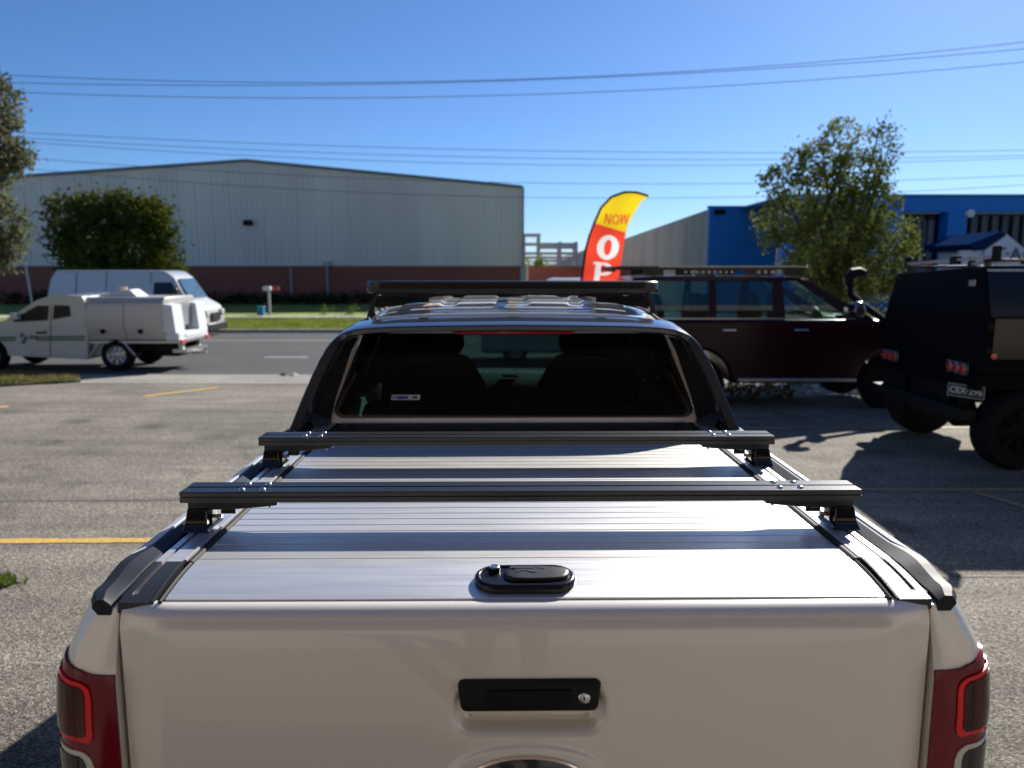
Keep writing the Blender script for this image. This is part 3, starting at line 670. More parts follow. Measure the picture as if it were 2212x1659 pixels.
def kiosk():
    global ORG
    Y = 27.6; a = W(2080, 560, Y); ap = W(2176, 507, Y); ev = W(2128, 541, Y); g = SZ
    z0 = g; x1 = ap.x * 2 - ev.x
    ORG = (ap.x, Y + 2, g); root = empty('gabled_kiosk', ORG); tag(root, 'small white gabled shopfront with faint dark letters in front of the blue building', 'kiosk')
    b = MB(); b.prism([(ev.x, z0), (ev.x, ev.z), (ap.x, ap.z), (x1, ev.z), (x1, z0)], Y, Y + 3); b.build('gable_front', M['white'], root)
    b = MB(); b.box(a.x, ev.x - .01, Y + .15, Y + .35, z0, W(2100, 541, Y).z); b.build('side_board', M['white'], root)
    b = MB(); b.hexa([(ev.x - .3, Y + .02, ev.z - .02), (ap.x, Y + .02, ap.z + .01), (ap.x, Y + 3.1, ap.z + .01), (ev.x - .3, Y + 3.1, ev.z - .02), (ev.x - .55, Y + .05, ev.z + .22), (ap.x - .2, Y + .05, ap.z + .12), (ap.x - .2, Y + 3.1, ap.z + .12), (ev.x - .55, Y + 3.1, ev.z + .22)])
    b.build('roof', M['roofblue'], root)
    c = W(2196, 550, Y); text_obj('T\u00b7A\u00b7D', .62, 'lettering', M['lettering'], root, Matrix.Translation((c.x - ORG[0], Y - .02 - ORG[1], c.z - ORG[2])) @ Matrix.Rotation(R(90), 4, 'X'), .01, .01)
    ORG = (0,0,0)
kiosk()

# ------------------------------------------------------------------ power lines
def wire(pts, d, r):
    (x0, y0), (xm, ym), (x1, y1) = pts
    Y0, Ym, Y1 = d
    P = []
    A, B, C = W(x0, y0, Y0), W(xm, ym, Ym), W(x1, y1, Y1)
    for i in range(33):
        t = i / 32.0
        # parabola through the three points (parameter by x along the span)
        tm = (B.x - A.x) / (C.x - A.x)
        l0 = (t - tm) * (t - 1) / (tm); l1 = t * (t - 1) / (tm * (tm - 1)); l2 = t * (t - tm) / (1 - tm)
        P.append(A * l0 + B * l1 + C * l2)
    b = MB(); b.tube(P, r, 6); return b.build('power_line', M['wire'], off=(0,0,0), smooth=True)
wires = [(((-200,150),(800,178),(2420,66)), 'uppermost'), (((-200,172),(850,181),(2420,86)), 'second highest'), (((-200,188),(900,210),(2420,112)), 'third highest'),
         (((-200,272),(1106,325),(2420,320)), 'fourth highest'), (((-200,281),(1106,341),(2420,329)), 'fifth highest'), (((-200,286),(1106,355),(2420,331)), 'sixth highest'), (((-200,318),(1300,397),(2420,368)), 'seventh highest'), (((-200,336),(1400,428),(2420,384)), 'lowest')]
for k, (w, lab) in enumerate(wires):
    Yw = 26 if k < 3 else 44
    o = wire(w, (Yw,) * 3, .010 if k < 3 else .014)
    tag(o, '%s of the eight dark power lines sagging across the blue sky' % lab, 'power line', 'power lines over the street')

# ------------------------------------------------------------------ grass and small things at the edges
# triangular nature strip on the left
pts = [(-14.5, 13.7), (-11.2, 13.8), (-9.6, 14.4), (-8.6, 15.2), (-9.3, 16.2), (-11, 16.85), (-25, 16.9), (-25, 13.3)]
b = MB(); b.add([(x, y, lotz(y) + .05) for x, y in pts] + [(x, y, lotz(y) - .05) for x, y in pts], [tuple(range(8))] + [(i, (i+1) % 8, (i+1) % 8 + 8, i + 8) for i in range(8)])
tag(b.build('grass_verge', M['drygrass'], off=(0,0,0)), kind='structure')
def tufts(name, m, n, inside, h, label, cat, seed, zf):
    rnd = random.Random(seed); b = MB(); k = 0
    while k < n:
        p = inside(rnd)
        if p is None: continue
        k += 1; x, y = p; z = zf(x, y)
        for _ in range(5):
            a = rnd.uniform(0, 6.283); l = h * rnd.uniform(.5, 1.3); w = h * .05 + .004; dx, dy = math.cos(a), math.sin(a); lean = rnd.uniform(.2, .8) * l
            b.add([(x - dy*w, y + dx*w, z), (x + dy*w, y - dx*w, z), (x + dx*lean, y + dy*lean, z + l)], [(0,1,2)])
    o = b.build(name, m, off=(0,0,0), recalc=False); tag(o, label, cat, kind='stuff'); return o
def inpoly(x, y, P):
    c = False; j = len(P) - 1
    for i in range(len(P)):
        if (P[i][1] > y) != (P[j][1] > y) and x < (P[j][0]-P[i][0])*(y-P[i][1])/(P[j][1]-P[i][1]) + P[i][0]: c = not c
        j = i
    return c
def in1(r):
    x, y = r.uniform(-15, -8.6), r.uniform(13.5, 16.9)
    return (x, y) if inpoly(x, y, pts) else None
tufts('verge_grass', M['drybl'], 5200, in1, .085, 'dry green grass on the kerb corner below the white ute', 'grass', 31, lambda x, y: lotz(y) + .05)
tufts('far_verge_grass', leafmat('verge_blade', (.13,.18,.03), (.33,.36,.08), .8), 14000, lambda r: (r.uniform(-14, 3), 28.6 + 6.7 * r.random()), .09, 'sunlit green grass strip along the far kerb', 'grass', 32, lambda x, y: SZ + .1)
g0 = G(18, 1262)
tufts('grass_tuft', M['weed'], 260, lambda r: (g0.x - .12 + r.gauss(0, .085), g0.y + r.gauss(0, .05)), .05, 'small green grass tuft growing from the concrete at the left edge', 'grass', 33, lambda x, y: 0.0)
b = MB(); quadline(b, (g0.x - 1.3, g0.y - .35, 0), (g0.x + .06, g0.y + .02, 0), .035); tag(b.build('crack', M['tar'], off=(0,0,0)), kind='structure')
# scraps on the road by the driveway
def litter(px, py, s, m, name, label, seed):
    p = G(px, py, -.28); rnd = random.Random(seed); n = 9
    ring = [(p.x + s*math.cos(a)*rnd.uniform(.7,1.2), p.y + s*.7*math.sin(a)*rnd.uniform(.7,1.2), -.27 + rnd.uniform(0,.02)) for a in [i*6.283/n for i in range(n)]]
    b = MB(); b.add(ring + [(p.x, p.y, -.27 + s*.55), (p.x, p.y, -.292)], [(i, (i+1) % n, n) for i in range(n)] + [((i+1) % n, i, n+1) for i in range(n)])
    o = b.build(name, m, off=(p.x, p.y, -.29)); o.location = (p.x, p.y, -.29); tag(o, label, 'litter')
litter(636, 812, .13, M['flagwhite'], 'crumpled_paper', 'crumpled white paper lying where the driveway meets the road', 1)
litter(612, 811, .08, M['matte'], 'rubber_scrap', 'small dark scrap on the road left of the white paper', 2)

# ------------------------------------------------------------------ workshop behind the camera (mirrored in the paint)
def workshop():
    global ORG
    ORG = (0, -4.4, 0); root = empty('workshop', ORG); tag(root, 'tall brown workshop front with a wide open doorway behind the viewer', 'workshop')
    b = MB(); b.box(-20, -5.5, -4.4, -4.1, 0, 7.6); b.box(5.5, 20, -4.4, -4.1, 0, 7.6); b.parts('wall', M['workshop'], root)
    b = MB(); b.box(-5.498, 5.498, -4.42, -4.08, 5.2, 7.6); b.build('fascia', M['workshopdk'], root)  # unseen band added over the doorway; its brown tints reflections in hoop and glass
    b = MB(); b.box(-20, 20, -5.0, -3.0, 7.61, 7.8); b.build('awning', M['roofedge'], root)
    b = MB(); b.box(-5.9, 5.9, -14.2, -13.9, -.1, 5.6); b.box(-5.8, -5.51, -14.1, -4.43, -.05, 5.4); b.box(5.51, 5.8, -14.1, -4.43, -.05, 5.4); b.box(-5.85, 5.85, -14.15, -4.44, 5.21, 5.5); b.build('interior', M['darkroom'], root)
    ORG = (0,0,0)
workshop()
sheet('bounce_slab', [(-6,-13.8,.006),(6,-13.8,.006),(6,-1.1,.006),(-6,-1.1,.006)], M['path'])  # unseen pale slab, added to bounce light up onto the tailgate
# ------------------------------------------------------------------ the pickup in front of the viewer
def interp(x, tab):
    if x <= tab[0][0]: return tab[0][1]
    for (a, fa), (c, fc) in zip(tab, tab[1:]):
        if x <= c:
            t = (x - a) / (c - a); return fa + (fc - fa) * t
    return tab[-1][1]
def sstep(a, b, x):
    t = max(0.0, min(1.0, (x - a) / (b - a))); return t * t * (3 - 2 * t)
def frange(a, b, n): return [a + (b - a) * i / n for i in range(n + 1)]
def add_wheel(root, c, r, w, side=-1, tyre='tyre', rim='rim', axis='y'):
    """c: centre of the wheel, side: which way the face looks along the axle"""
    ax = Vector((0, side, 0)) if axis == 'y' else Vector((side, 0, 0))
    b = MB(); b.lathe(c, ax, [(r*.62, -w/2), (r*.9, -w/2), (r, -w*.3), (r, w*.3), (r*.9, w/2), (r*.64, w/2), (r*.6, w*.3), (r*.6, -w*.3)], 36)
    t = b.build('wheel', M[tyre], root, smooth=True)
    b = MB(); b.lathe(c, ax, [(r*.1, w*.05), (r*.6, w*.0), (r*.61, w*.42), (r*.55, w*.36), (r*.5, w*.18), (r*.2, w*.28), (r*.12, w*.34), (.001, w*.34)], 30)
    cc = Vector(c)
    ref = Vector((0,0,1)); a1 = ax.cross(ref).normalized()
    for k in range(8):
        a = k * math.pi / 4; d = a1 * math.cos(a) + ref * math.sin(a); n = ax
        e = (d.cross(n)).normalized() * r * .045
        p, q = cc + d*r*.2 + n*w*.3, cc + d*r*.55 + n*w*.36
        b.hexa([p - e, p + e, q + e, q - e, p - e + n*.012, p + e + n*.012, q + e + n*.012, q - e + n*.012])
    b.build('rim', M[rim], t, smooth=True)
    return t

def deckz(y):
    return 1.40 if y >= 1.625 else 1.40 - .019 * ((1.625 - y) / .185) ** 2

def pickup():
    global ORG
    ORG = (0, 3.9, 0)
    root = empty('pickup_truck', (0.0, 3.9, 0), R(0.7))
    tag(root, 'champagne pickup seen from behind in the foreground, silver roller cover, black crossbars and roof rack', 'pickup truck')
    XO = [(.60,.935),(.80,.948),(1.0,.953),(1.15,.952),(1.22,.946),(1.28,.931),(1.33,.911),(1.365,.892),(1.388,.866)]
    xo = lambda z: interp(z, XO)
    yr = lambda z: 1.415 + .035 * sstep(1.22, 1.39, z)          # rear face leans forward towards the top
    def surf(s, z, off=0.0):
        """s 0..1 rear face, 1..2 corner, 2..3 along the side"""
        X = xo(z); y0 = yr(z); bx, cy = X - .062, y0 + .085
        if s <= 1:
            x = .806 + (bx - .806) * s; y = y0 + .012 * s * s; nx, ny = .1 * s, -1
        elif s <= 2:
            a = (s - 1) * math.pi / 2; x = bx + .062 * math.sin(a); y = cy - (cy - y0 - .012) * math.cos(a); nx, ny = math.sin(a), -math.cos(a)
        else:
            x = X; y = cy + (s - 2) * (3.12 - cy); nx, ny = 1, 0
        return (x + nx * off, y + ny * off, z)
    SS = frange(0, 1, 6) + frange(1, 2, 9)[1:] + frange(2, 3, 6)[1:]
    ZZ = [.55, .7, .85, 1.0, 1.1, 1.17, 1.22, 1.25, 1.28, 1.305, 1.33, 1.345, 1.358, 1.366]
    for sg in (-1, 1):
        b = MB(); b.grid(lambda s, z: (sg * surf(s, z)[0], *surf(s, z)[1:]), SS, ZZ)
        # top lip and return behind the tailgate
        b.grid(lambda s, t: (sg * (surf(s, 1.366)[0] - t * .02), surf(s, 1.366)[1] + t * .012, 1.366 + .002 * t), SS, [0, 1])
        b.grid(lambda t, z: (sg * (.806 - .0 * t), yr(z) + t * .1, z), [0, 1], ZZ)
        b.build('bed_side', M['paint'], root, smooth=True, ang=50)
        # tail lamp: patches laid on the corner, each with its own thickness
        def patch(name, m, par, s0, s1, z0f, z1f, off, th=.004, rad=0.0, ns=26, nz=14):
            b = MB(); S = frange(s0, s1, ns)
            def zr(s):
                a, c = z0f(s), z1f(s)
                if rad:
                    # round the two corners on the inboard side (and half as much outboard)
                    x0 = surf(s0, 1.2)[0]; 
                    L = abs(surf(min(s, 1.0), 1.2)[0] - surf(min(s0, 1.0), 1.2)[0]) + max(0, s - 1.0) * .1 - max(0, s0 - 1.0) * .1
                    if L < rad: q = rad - math.sqrt(max(0, rad*rad - (rad - L)**2)); a += q; c -= q
                return a, c
            def P(s, t, o):
                a, c = zr(s); z = a + (c - a) * t; x, y, z = surf(s, z, o); return (sg * x, y, z)
            T = frange(0, 1, nz)
            b.grid(lambda s, t: P(s, t, off), S, T)
            b.grid(lambda s, o: P(s, 0, o), S, [off - th, off]); b.grid(lambda s, o: P(s, 1, o), S, [off - th, off])
            b.grid(lambda t, o: P(s0, t, o), T, [off - th, off]); b.grid(lambda t, o: P(s1, t, o), T, [off - th, off])
            return b.build(name, M[m], par, smooth=True, ang=50)
        ztop = lambda s: 1.243 + .022 * sstep(.7, 1.8, s)
        lamp = patch('tail_light', 'lampred', root, .02, 2.03, lambda s: .70, ztop, .006, .012)
        patch('lens_side', 'lampside', lamp, 1.62, 2.025, lambda s: 1.088 + .012*(s-1.6), lambda s: ztop(s) - .02, .0085, .004)
        zl, zh = (lambda s: 1.088 + .014 * s), (lambda s: 1.222 + .018 * sstep(.6, 1.8, s))
        patch('lens_ring', 'lampring', lamp, .62, 1.66, zl, zh, .009, .004, rad=.022)
        patch('lens_centre', 'lampdark', lamp, .79, 1.58, lambda s: zl(s) + .009, lambda s: zh(s) - .009, .011, .003, rad=.016)
        patch('reverse_lens_edge', 'lampclear', lamp, .66, 2.025, lambda s: .72, lambda s: 1.066 + .014 * s, .0088, .004, rad=.026)
        patch('reverse_lens', 'lampgrey', lamp, .86, 1.60, lambda s: .73, lambda s: 1.055 + .014 * s, .011, .003, rad=.018)

    # tailgate
    def tg(x, z):
        y = 1.400 + .010 * sstep(1.0, .80, z)
        r = .050                                            # rounded top edge
        if z > 1.380 - r:
            q = (z - (1.380 - r)) / r; q = min(1, q); y += .042 * (1 - math.sqrt(max(0, 1 - q*q)))
        e = abs(x) / .797
        y += .022 * sstep(.86, 1.0, e) ** 1.5 + .006 * e * e
        # scooped hollow behind and below the handle
        def sd(x, z, cx, cz, hx, hz, rr):
            dx, dz = abs(x - cx) - hx + rr, abs(z - cz) - hz + rr
            return math.hypot(max(dx, 0), max(dz, 0)) + min(max(dx, dz), 0) - rr
        d = sd(x, z, .0035, 1.172, .152, .056, .045)
        y += .030 * (1 - sstep(-.030, .002, d))
        d2 = math.hypot((x - .0) / 1.0, (z - 1.026) / .45)
        y -= .004 * (1 - sstep(.150, .172, d2))
        return (x, y, z)
    xs = sorted(set([round(v, 4) for v in frange(-.797, -.66, 12) + frange(-.66, -.2, 14) + frange(-.2, .2, 76) + frange(.2, .66, 14) + frange(.66, .797, 12)]))
    zs = frange(.70, 1.06, 20) + frange(1.06, 1.27, 44)[1:] + frange(1.27, 1.330, 5)[1:] + [1.330 + .050 * math.sin(a) for a in frange(0, math.pi/2, 14)][1:]
    b = MB(); b.grid(tg, xs, zs)
    b.grid(lambda x, t: (x, tg(x, 1.380)[1] + t * .012, 1.380 - .004 * t * t), xs, [0, .5, 1])
    b.grid(lambda t, z: (-.797, tg(-.797, z)[1] + t * .05, z), [0, .04, 1], zs); b.grid(lambda t, z: (.797, tg(.797, z)[1] + t * .05, z), [0, .04, 1], zs)
    tailgate = b.build('tailgate', M['paint'], root, smooth=True, ang=60)
    # black filler behind the shut lines
    b = MB(); b.box(-.806, .806, 1.475, 1.50, .6, 1.368); b.build('bed_inner', M['matte'], root)
    # tailgate handle
    hx, hz, hy = .0035, 1.2075, 1.394
    def rrect(cx, cz, wx, wz, r, y, n=6, skew=0.0):
        P = []
        for sx, sz, a0 in ((1,1,0), (-1,1,90), (-1,-1,180), (1,-1,270)):
            for k in range(n + 1):
                a = R(a0 + 90 * k / n); X = cx + sx * (wx - r) + r * math.cos(a); Z = cz + sz * (wz - r) + r * math.sin(a)
                P.append((X + (cx - X) * skew * (1 if Z < cz else 0), y, Z))
        return P
    b = MB(); b.loft([rrect(hx, hz, .137, .030, .012, hy + .022, skew=.03), rrect(hx, hz, .140, .0325, .013, hy + .006, skew=.03), rrect(hx, hz, .138, .031, .012, hy - .002, skew=.03), rrect(hx, hz, .132, .027, .010, hy - .004, skew=.03)])
    hd = b.build('handle', M['handleblack'], tailgate, smooth=True, ang=50)
    b = MB(); b.loft([rrect(hx - .001, hz - .006, .083, .0205, .004, hy - .003), rrect(hx - .001, hz - .006, .083, .0205, .004, hy - .0075), rrect(hx - .001, hz - .006, .081, .0185, .004, hy - .0085)])
    b.build('handle_flap', M['matte'], hd, smooth=True, ang=50)
    b = MB(); b.lathe((hx + .106, hy - .004, hz - .002), (0,-1,0), [(.0118, 0), (.0118, .003), (.0095, .004), (.0001, .004)], 28)
    lk = b.build('lock', M['bolt'], hd, smooth=True)
    b = MB(); b.box(hx + .1045, hx + .1075, hy - .0088, hy - .0079, hz - .006, hz + .002); b.build('keyhole', M['matte'], hd)
    # oval badge, only its top edge in view
    def oval(a, c, y, n=72): return [(a * math.cos(2*math.pi*k/n), y, 1.026 + c * math.sin(2*math.pi*k/n)) for k in range(n)]
    b = MB(); b.loft([oval(.118, .053, 1.402), oval(.118, .053, 1.392), oval(.114, .0495, 1.389), oval(.112, .048, 1.392)], caps=False); b.build('badge_rim', M['chrome'], tailgate, smooth=True)
    b = MB(); b.loft([oval(.112, .048, 1.400), oval(.112, .048, 1.3945), oval(.105, .043, 1.3930)]); b.build('badge', M['gloss'], tailgate, smooth=True)

    # roller cover: slats with real gaps over a dark bed
    b = MB(); W2 = .716
    Yc = frange(1.452, 1.622, 16); prof = [(y, deckz(y)) for y in Yc] + [(y, deckz(y) - .006) for y in reversed(Yc)]
    b.prism(prof, -W2, W2, 'x')
    y = 1.6245
    while y < 2.86:
        b.prism([(y, 1.394), (y, 1.3985), (y + .0012, 1.40), (y + .0415, 1.40), (y + .0427, 1.3985), (y + .0427, 1.394)], -W2, W2, 'x'); y += .0452
    cover = b.build('roller_cover', M['alu'], root)
    b = MB(); b.box(-.72, .72, 1.61, 3.1, 1.372, 1.392); b.build('cover_bed', M['matte'], root)
    b = MB(); b.box(-.72, .72, 1.4425, 1.4600, 1.355, 1.3735); b.build('front_seal', M['seal'], root)
    # black canister lid in front of the cab
    b = MB(); b.box(-.716, .716, 2.862, 3.115, 1.39, 1.404)
    lid = b.build('canister_lid', M['plastic'], root, bevel=.004)
    for sg in (-1, 1):
        for yy in (2.93, 3.06):
            b = MB(); b.cyl((sg * .66, yy, 1.4055), 'z', .009, .003, 16); b.build('screw', M['matte'], lid)
    # rails either side: seal, wide strip with raised lip, groove, narrow strip, channel
    for sg in (-1, 1):
        def rail(name, m, pts, y0, y1, bev=0):
            b = MB(); b.prism([(sg * x, z) for x, z in pts], y0, y1, 'y'); return b.build(name, M[m], root, bevel=bev)
        rail('rail_seal', 'seal', [(.717,1.385),(.717,1.402),(.722,1.4055),(.729,1.4055),(.732,1.401),(.732,1.385)], 1.60, 3.11)
        rail('side_rail', 'alu', [(.7325,1.385),(.7325,1.4065),(.738,1.4075),(.742,1.4035),(.778,1.4035),(.778,1.385)], 1.602, 3.11)
        rail('rail_groove', 'matte', [(.7785,1.385),(.7785,1.394),(.786,1.394),(.786,1.385)], 1.602, 3.11)
        rail('side_rail', 'alu', [(.7865,1.385),(.7865,1.4035),(.801,1.4035),(.802,1.400),(.802,1.385)], 1.602, 3.11)
        rail('rail_channel', 'matte', [(.803,1.37),(.803,1.386),(.8045,1.388),(.806,1.384),(.812,1.384),(.812,1.37)], 1.47, 3.11)
        # moulded end of the rail, curving down to the tailgate
        Y = frange(1.442, 1.600, 12); b = MB()
        dz = lambda y: deckz(y) + .0035 + (-.004) * ((1.60 - y) / .16) ** 2
        R_ = []
        for y in Y:
            z = dz(y); fl = .004 * ((1.60 - y) / .16) ** 1.5
            gz = .0035 if y > 1.475 else .0
            R_.append([(sg*(.7345), y, 1.360), (sg*(.7345), y, z + .003), (sg*(.7385), y, z + .004), (sg*(.742), y, z), (sg*(.777 + fl*.3), y, z), (sg*(.779 + fl*.3), y, z - gz*1.8), (sg*(.785 + fl*.5), y, z - gz*1.8), (sg*(.787 + fl*.5), y, z), (sg*(.801 + fl), y, z), (sg*(.803 + fl), y, 1.360)])
        b.loft(R_); b.build('rail_end', M['plastic'], root, smooth=True, ang=30)
        b = MB(); b.loft([[(sg*.7185, y, 1.36), (sg*.7185, y, deckz(y) + .0015), (sg*.7225, y, deckz(y) + .004), (sg*.7265, y, deckz(y) + .0015), (sg*.7265, y, 1.36)] for y in Y]); b.build('rail_seal', M['seal'], root, smooth=True)
    # bed rail caps: dark facet, silver outer band, chunky moulded rear corner
        b = MB(); Rr = []
        for y in [1.4495, 1.453, 1.462, 1.475, 1.49, 1.51, 1.54, 1.565, 1.585, 1.61, 1.635, 1.66, 1.69, 1.72, 2.0, 2.4, 2.8, 3.10]:
            t = sstep(1.70, 1.62, y)                    # widens over the band into the moulded corner
            e = sstep(1.49, 1.445, y)                   # rounds in at the very end
            f = sstep(1.60, 1.50, y)
            dz = -.018 * f - .006 * e; ins = .020 * e
            xi = .8125 + .010 * f - .0 * e; xo_ = .8465 + .030 * t - ins; xe = .8750 - ins
            Rr.append([(sg*xi, y, 1.352), (sg*xi, y, 1.396 + dz), (sg*(xi + .0015), y, 1.3985 + dz), (sg*(.838 + .010*t - ins*.6), y, 1.4085 + dz), (sg*(xo_ - .006), y, 1.4085 + dz - .001*t), (sg*xo_, y, 1.4065 + dz - .006*t), (sg*(xo_ + .002 + .002*t), y, 1.395 + dz - .004*t), (sg*(xe + .001), y, 1.376 + dz*.6), (sg*(xe - .006), y, 1.352)])
        b.loft(Rr); b.build('rail_cap', M['cap'], root, smooth=True, ang=14)
        b = MB(); Rb = []
        for y in frange(1.636, 1.70, 8) + [1.9, 2.2, 2.6, 3.0]:
            t = sstep(1.70, 1.636, y); w0 = .8500 + .020 * t
            Rb.append([(sg*w0, y, 1.390), (sg*w0, y, 1.4085 - .004*t), (sg*(w0 + .002), y, 1.4095 - .0045*t), (sg*.8755, y, 1.4015), (sg*.8775, y, 1.3975), (sg*.8765, y, 1.375), (sg*.86, y, 1.375)])
        b.loft(Rb); b.build('rail_cap_band', M['band'], root, smooth=True, ang=22)

    # cover latch handle
    def stadium(hw, hh, z, cy=1.5105, cx=-.002, n=14):
        P = []
        for a in frange(-90, 90, n): P.append((cx + (hw - hh) + hh * math.cos(R(a)) * 1.0, cy + hh * math.sin(R(a)), z(cy + hh * math.sin(R(a)))))
        for a in frange(90, 270, n): P.append((cx - (hw - hh) + hh * math.cos(R(a)), cy + hh * math.sin(R(a)), z(cy + hh * math.sin(R(a)))))
        return P
    sl = lambda h: (lambda y: 1.3965 + (y - 1.51) * .10 + h)
    b = MB(); b.loft([stadium(.104, .047, lambda y: deckz(y) - .002), stadium(.1048, .0478, sl(.004)), stadium(.1035, .0465, sl(.0080)), stadium(.100, .043, sl(.0105)), stadium(.096, .039, sl(.0115)), stadium(.0935, .0365, sl(.0105)), stadium(.0925, .0355, sl(.0080)), stadium(.05, .030, sl(.0075))])
    lh = b.build('latch_handle', M['latchblack'], cover, smooth=True, ang=60)
    # raised wing shaped grip
    def gp(f, z):
        P = [(-.036, 1.538), (-.030, 1.5415), (.02, 1.543), (.06, 1.540), (.083, 1.5345), (.0905, 1.524), (.088, 1.509), (.080, 1.496), (.05, 1.489), (-.005, 1.487), (-.03, 1.490), (-.044, 1.500), (-.046, 1.515)]
        c = (.02, 1.515); return [(c[0] + (x - c[0]) * f, c[1] + (y - c[1]) * f, 1.3965 + (y - 1.51) * .10 + z) for x, y in P]
    b = MB(); b.loft([gp(1, .0078), gp(1, .0115), gp(.96, .0140), gp(.86, .0150), gp(.5, .0158)]); b.build('grip', M['gripblack'], lh, smooth=True, ang=50)
    mt = Matrix.Translation((.004 - ORG[0], 1.5285 - ORG[1], 1.3965 + .0185 * .1 + .0172 - ORG[2])) @ Matrix.Rotation(R(5.7), 4, 'X')
    text_obj('Mountain Top', .0125, 'embossed_lettering', mat('embossed_black', (.10,.10,.105), .35, coat=.3), lh, mt, .0006, .00012)
    b = MB(); P = [(-.022, 1.514), (-.012, 1.5175), (-.004, 1.5195), (.004, 1.517), (.012, 1.513), (.020, 1.5125)]
    b.tube([(x, y, 1.3965 + (y - 1.51) * .1 + .0164) for x, y in P], .0009, 6); b.build('embossed_peak', M['steel'], lh, smooth=True)
    b = MB(); b.cyl((-.066, 1.534, 1.4055), 'z', .0125, .018, 24); b.build('lock_barrel', M['latchblack'], lh, smooth=True)
    b = MB(); b.lathe((-.066, 1.534, 1.4146), 'z', [(.0112, 0), (.0112, .002), (.0098, .0028), (.0092, .0022), (.0088, .0026), (.0001, .0026)], 28); lk = b.build('lock', M['bolt'], lh, smooth=True)
    b = MB(); b.box(-.0725, -.0595, 1.5330, 1.5350, 1.41715, 1.4175); b.build('key_slot', M['matte'], lh)

    # crossbars
    def crossbar(y0, zt):
        w, t = .090, .0265
        def prof(dy, z): return (y0 + dy, zt + z)
        P = []
        def half(a, c):      # a row of fine ribs on top from a to c
            n = 5; st = (c - a) / n; out = []
            for i in range(n):
                u = a + i * st; out += [(u, 0), (u + st * .72, 0), (u + st * .78, -.0012), (u + st * .94, -.0012)]
            out.append((c, 0)); return out
        top = [(.0, -.002)] + [(x + .002, z) for x, z in half(0, .0385)] + [(.0405, -.008), (.0495, -.008)] + [(x, z) for x, z in half(.0495, .088)] + [(w, -.002)]
        P = top + [(w, -.010), (w - .004, -.010), (w - .004, -.014), (w, -.014), (w, -t), (0, -t), (0, -.014), (.004, -.014), (.004, -.010), (0, -.010)]
        b = MB(); b.prism([prof(*p) for p in P], -.825, .825, 'x')
        for x in (-.2, .24): b.box(x - .035, x + .035, y0 + .0408, y0 + .0492, zt - .0075, zt - .002)
        bar = b.build('crossbar', M['barblack'], root)
        for sg in (-1, 1):
            zb = zt - t
            # bracket under the bar: long tapering plate, post, folded sides, saddle
            b = MB(); b.prism([(sg*.812, zb - .0005), (sg*.595, zb - .0005), (sg*.596, zb - .011), (sg*.63, zb - .015), (sg*.69, zb - .020), (sg*.812, zb - .023)], y0 + .012, y0 + .078)
            ft = b.build('bar_foot', M['rack'], bar, bevel=.002)
            b = MB()
            b.loft([[(sg*.813, y0 + .008, zb - .018), (sg*.765, y0 + .006, zb - .018), (sg*.765, y0 + .07, zb - .018), (sg*.813, y0 + .07, zb - .018)],
                    [(sg*.815, y0 + .004, zb - .035), (sg*.764, y0 + .002, zb - .035), (sg*.764, y0 + .07, zb - .035), (sg*.815, y0 + .07, zb - .035)],
                    [(sg*.817, y0 - .002, zb - .052), (sg*.762, y0 - .004, zb - .052), (sg*.762, y0 + .07, zb - .052), (sg*.817, y0 + .07, zb - .052)],
                    [(sg*.820, y0 - .014, 1.4075), (sg*.757, y0 - .016, 1.4075), (sg*.757, y0 + .085, 1.4075), (sg*.820, y0 + .085, 1.4075)],
                    [(sg*.822, y0 - .018, 1.4038), (sg*.752, y0 - .020, 1.4038), (sg*.752, y0 + .09, 1.4038), (sg*.822, y0 + .09, 1.4038)]])
            b.build('bar_post', M['gloss'], ft, bevel=.003)
            b = MB(); b.box(min(sg*.745, sg*.709), max(sg*.745, sg*.709), y0 + .046, y0 + .050, zb - .042, zb - .012); b.box(min(sg*.757, sg*.76), max(sg*.757, sg*.76), y0 + .02, y0 + .05, zb - .058, zb - .014); b.build('bar_bracket', M['rack'], ft)
            b = MB(); b.cyl((sg*.748, y0 + .034, zb - .044), 'x', .005, .02, 12); b.build('foot_bolt', M['bolt'], ft, smooth=True)
            b = MB(); b.cyl((sg*.618, y0 + .03, zb - .0165), 'z', .004, .008, 10); b.build('plate_bolt', M['steel'], ft, smooth=True)
            for i, x in enumerate((.632, .682)):
                for yy in (y0 + .021, y0 + .069):
                    b = MB(); b.lathe((sg*x, yy, zt), 'z', [(.0085, -.0005), (.0085, .0008), (.0068, .0034), (.0035, .0048), (.0001, .0052)], 18); b.build('bolt_head', M['bolt'], bar, smooth=True)
    crossbar(1.800, 1.4995)
    crossbar(2.405, 1.4995)

    # sports bar arch
    Pf = [(.888,1.385),(.868,1.43),(.846,1.49),(.822,1.555),(.797,1.62),(.771,1.675),(.746,1.720),(.730,1.742),(.708,1.763),(.680,1.780),(.64,1.791),(.58,1.798),(.48,1.803),(.30,1.806),(.14,1.808),(0,1.809)]
    full = [(-x, z) for x, z in Pf] + [(x, z) for x, z in reversed(Pf[:-1])]
    def norm2(i):
        a = full[max(i-1, 0)]; c = full[min(i+1, len(full)-1)]; tx, tz = c[0]-a[0], c[1]-a[1]; L = math.hypot(tx, tz); return (tz / L, -tx / L)  # inward (towards centre/down)
    rings = []
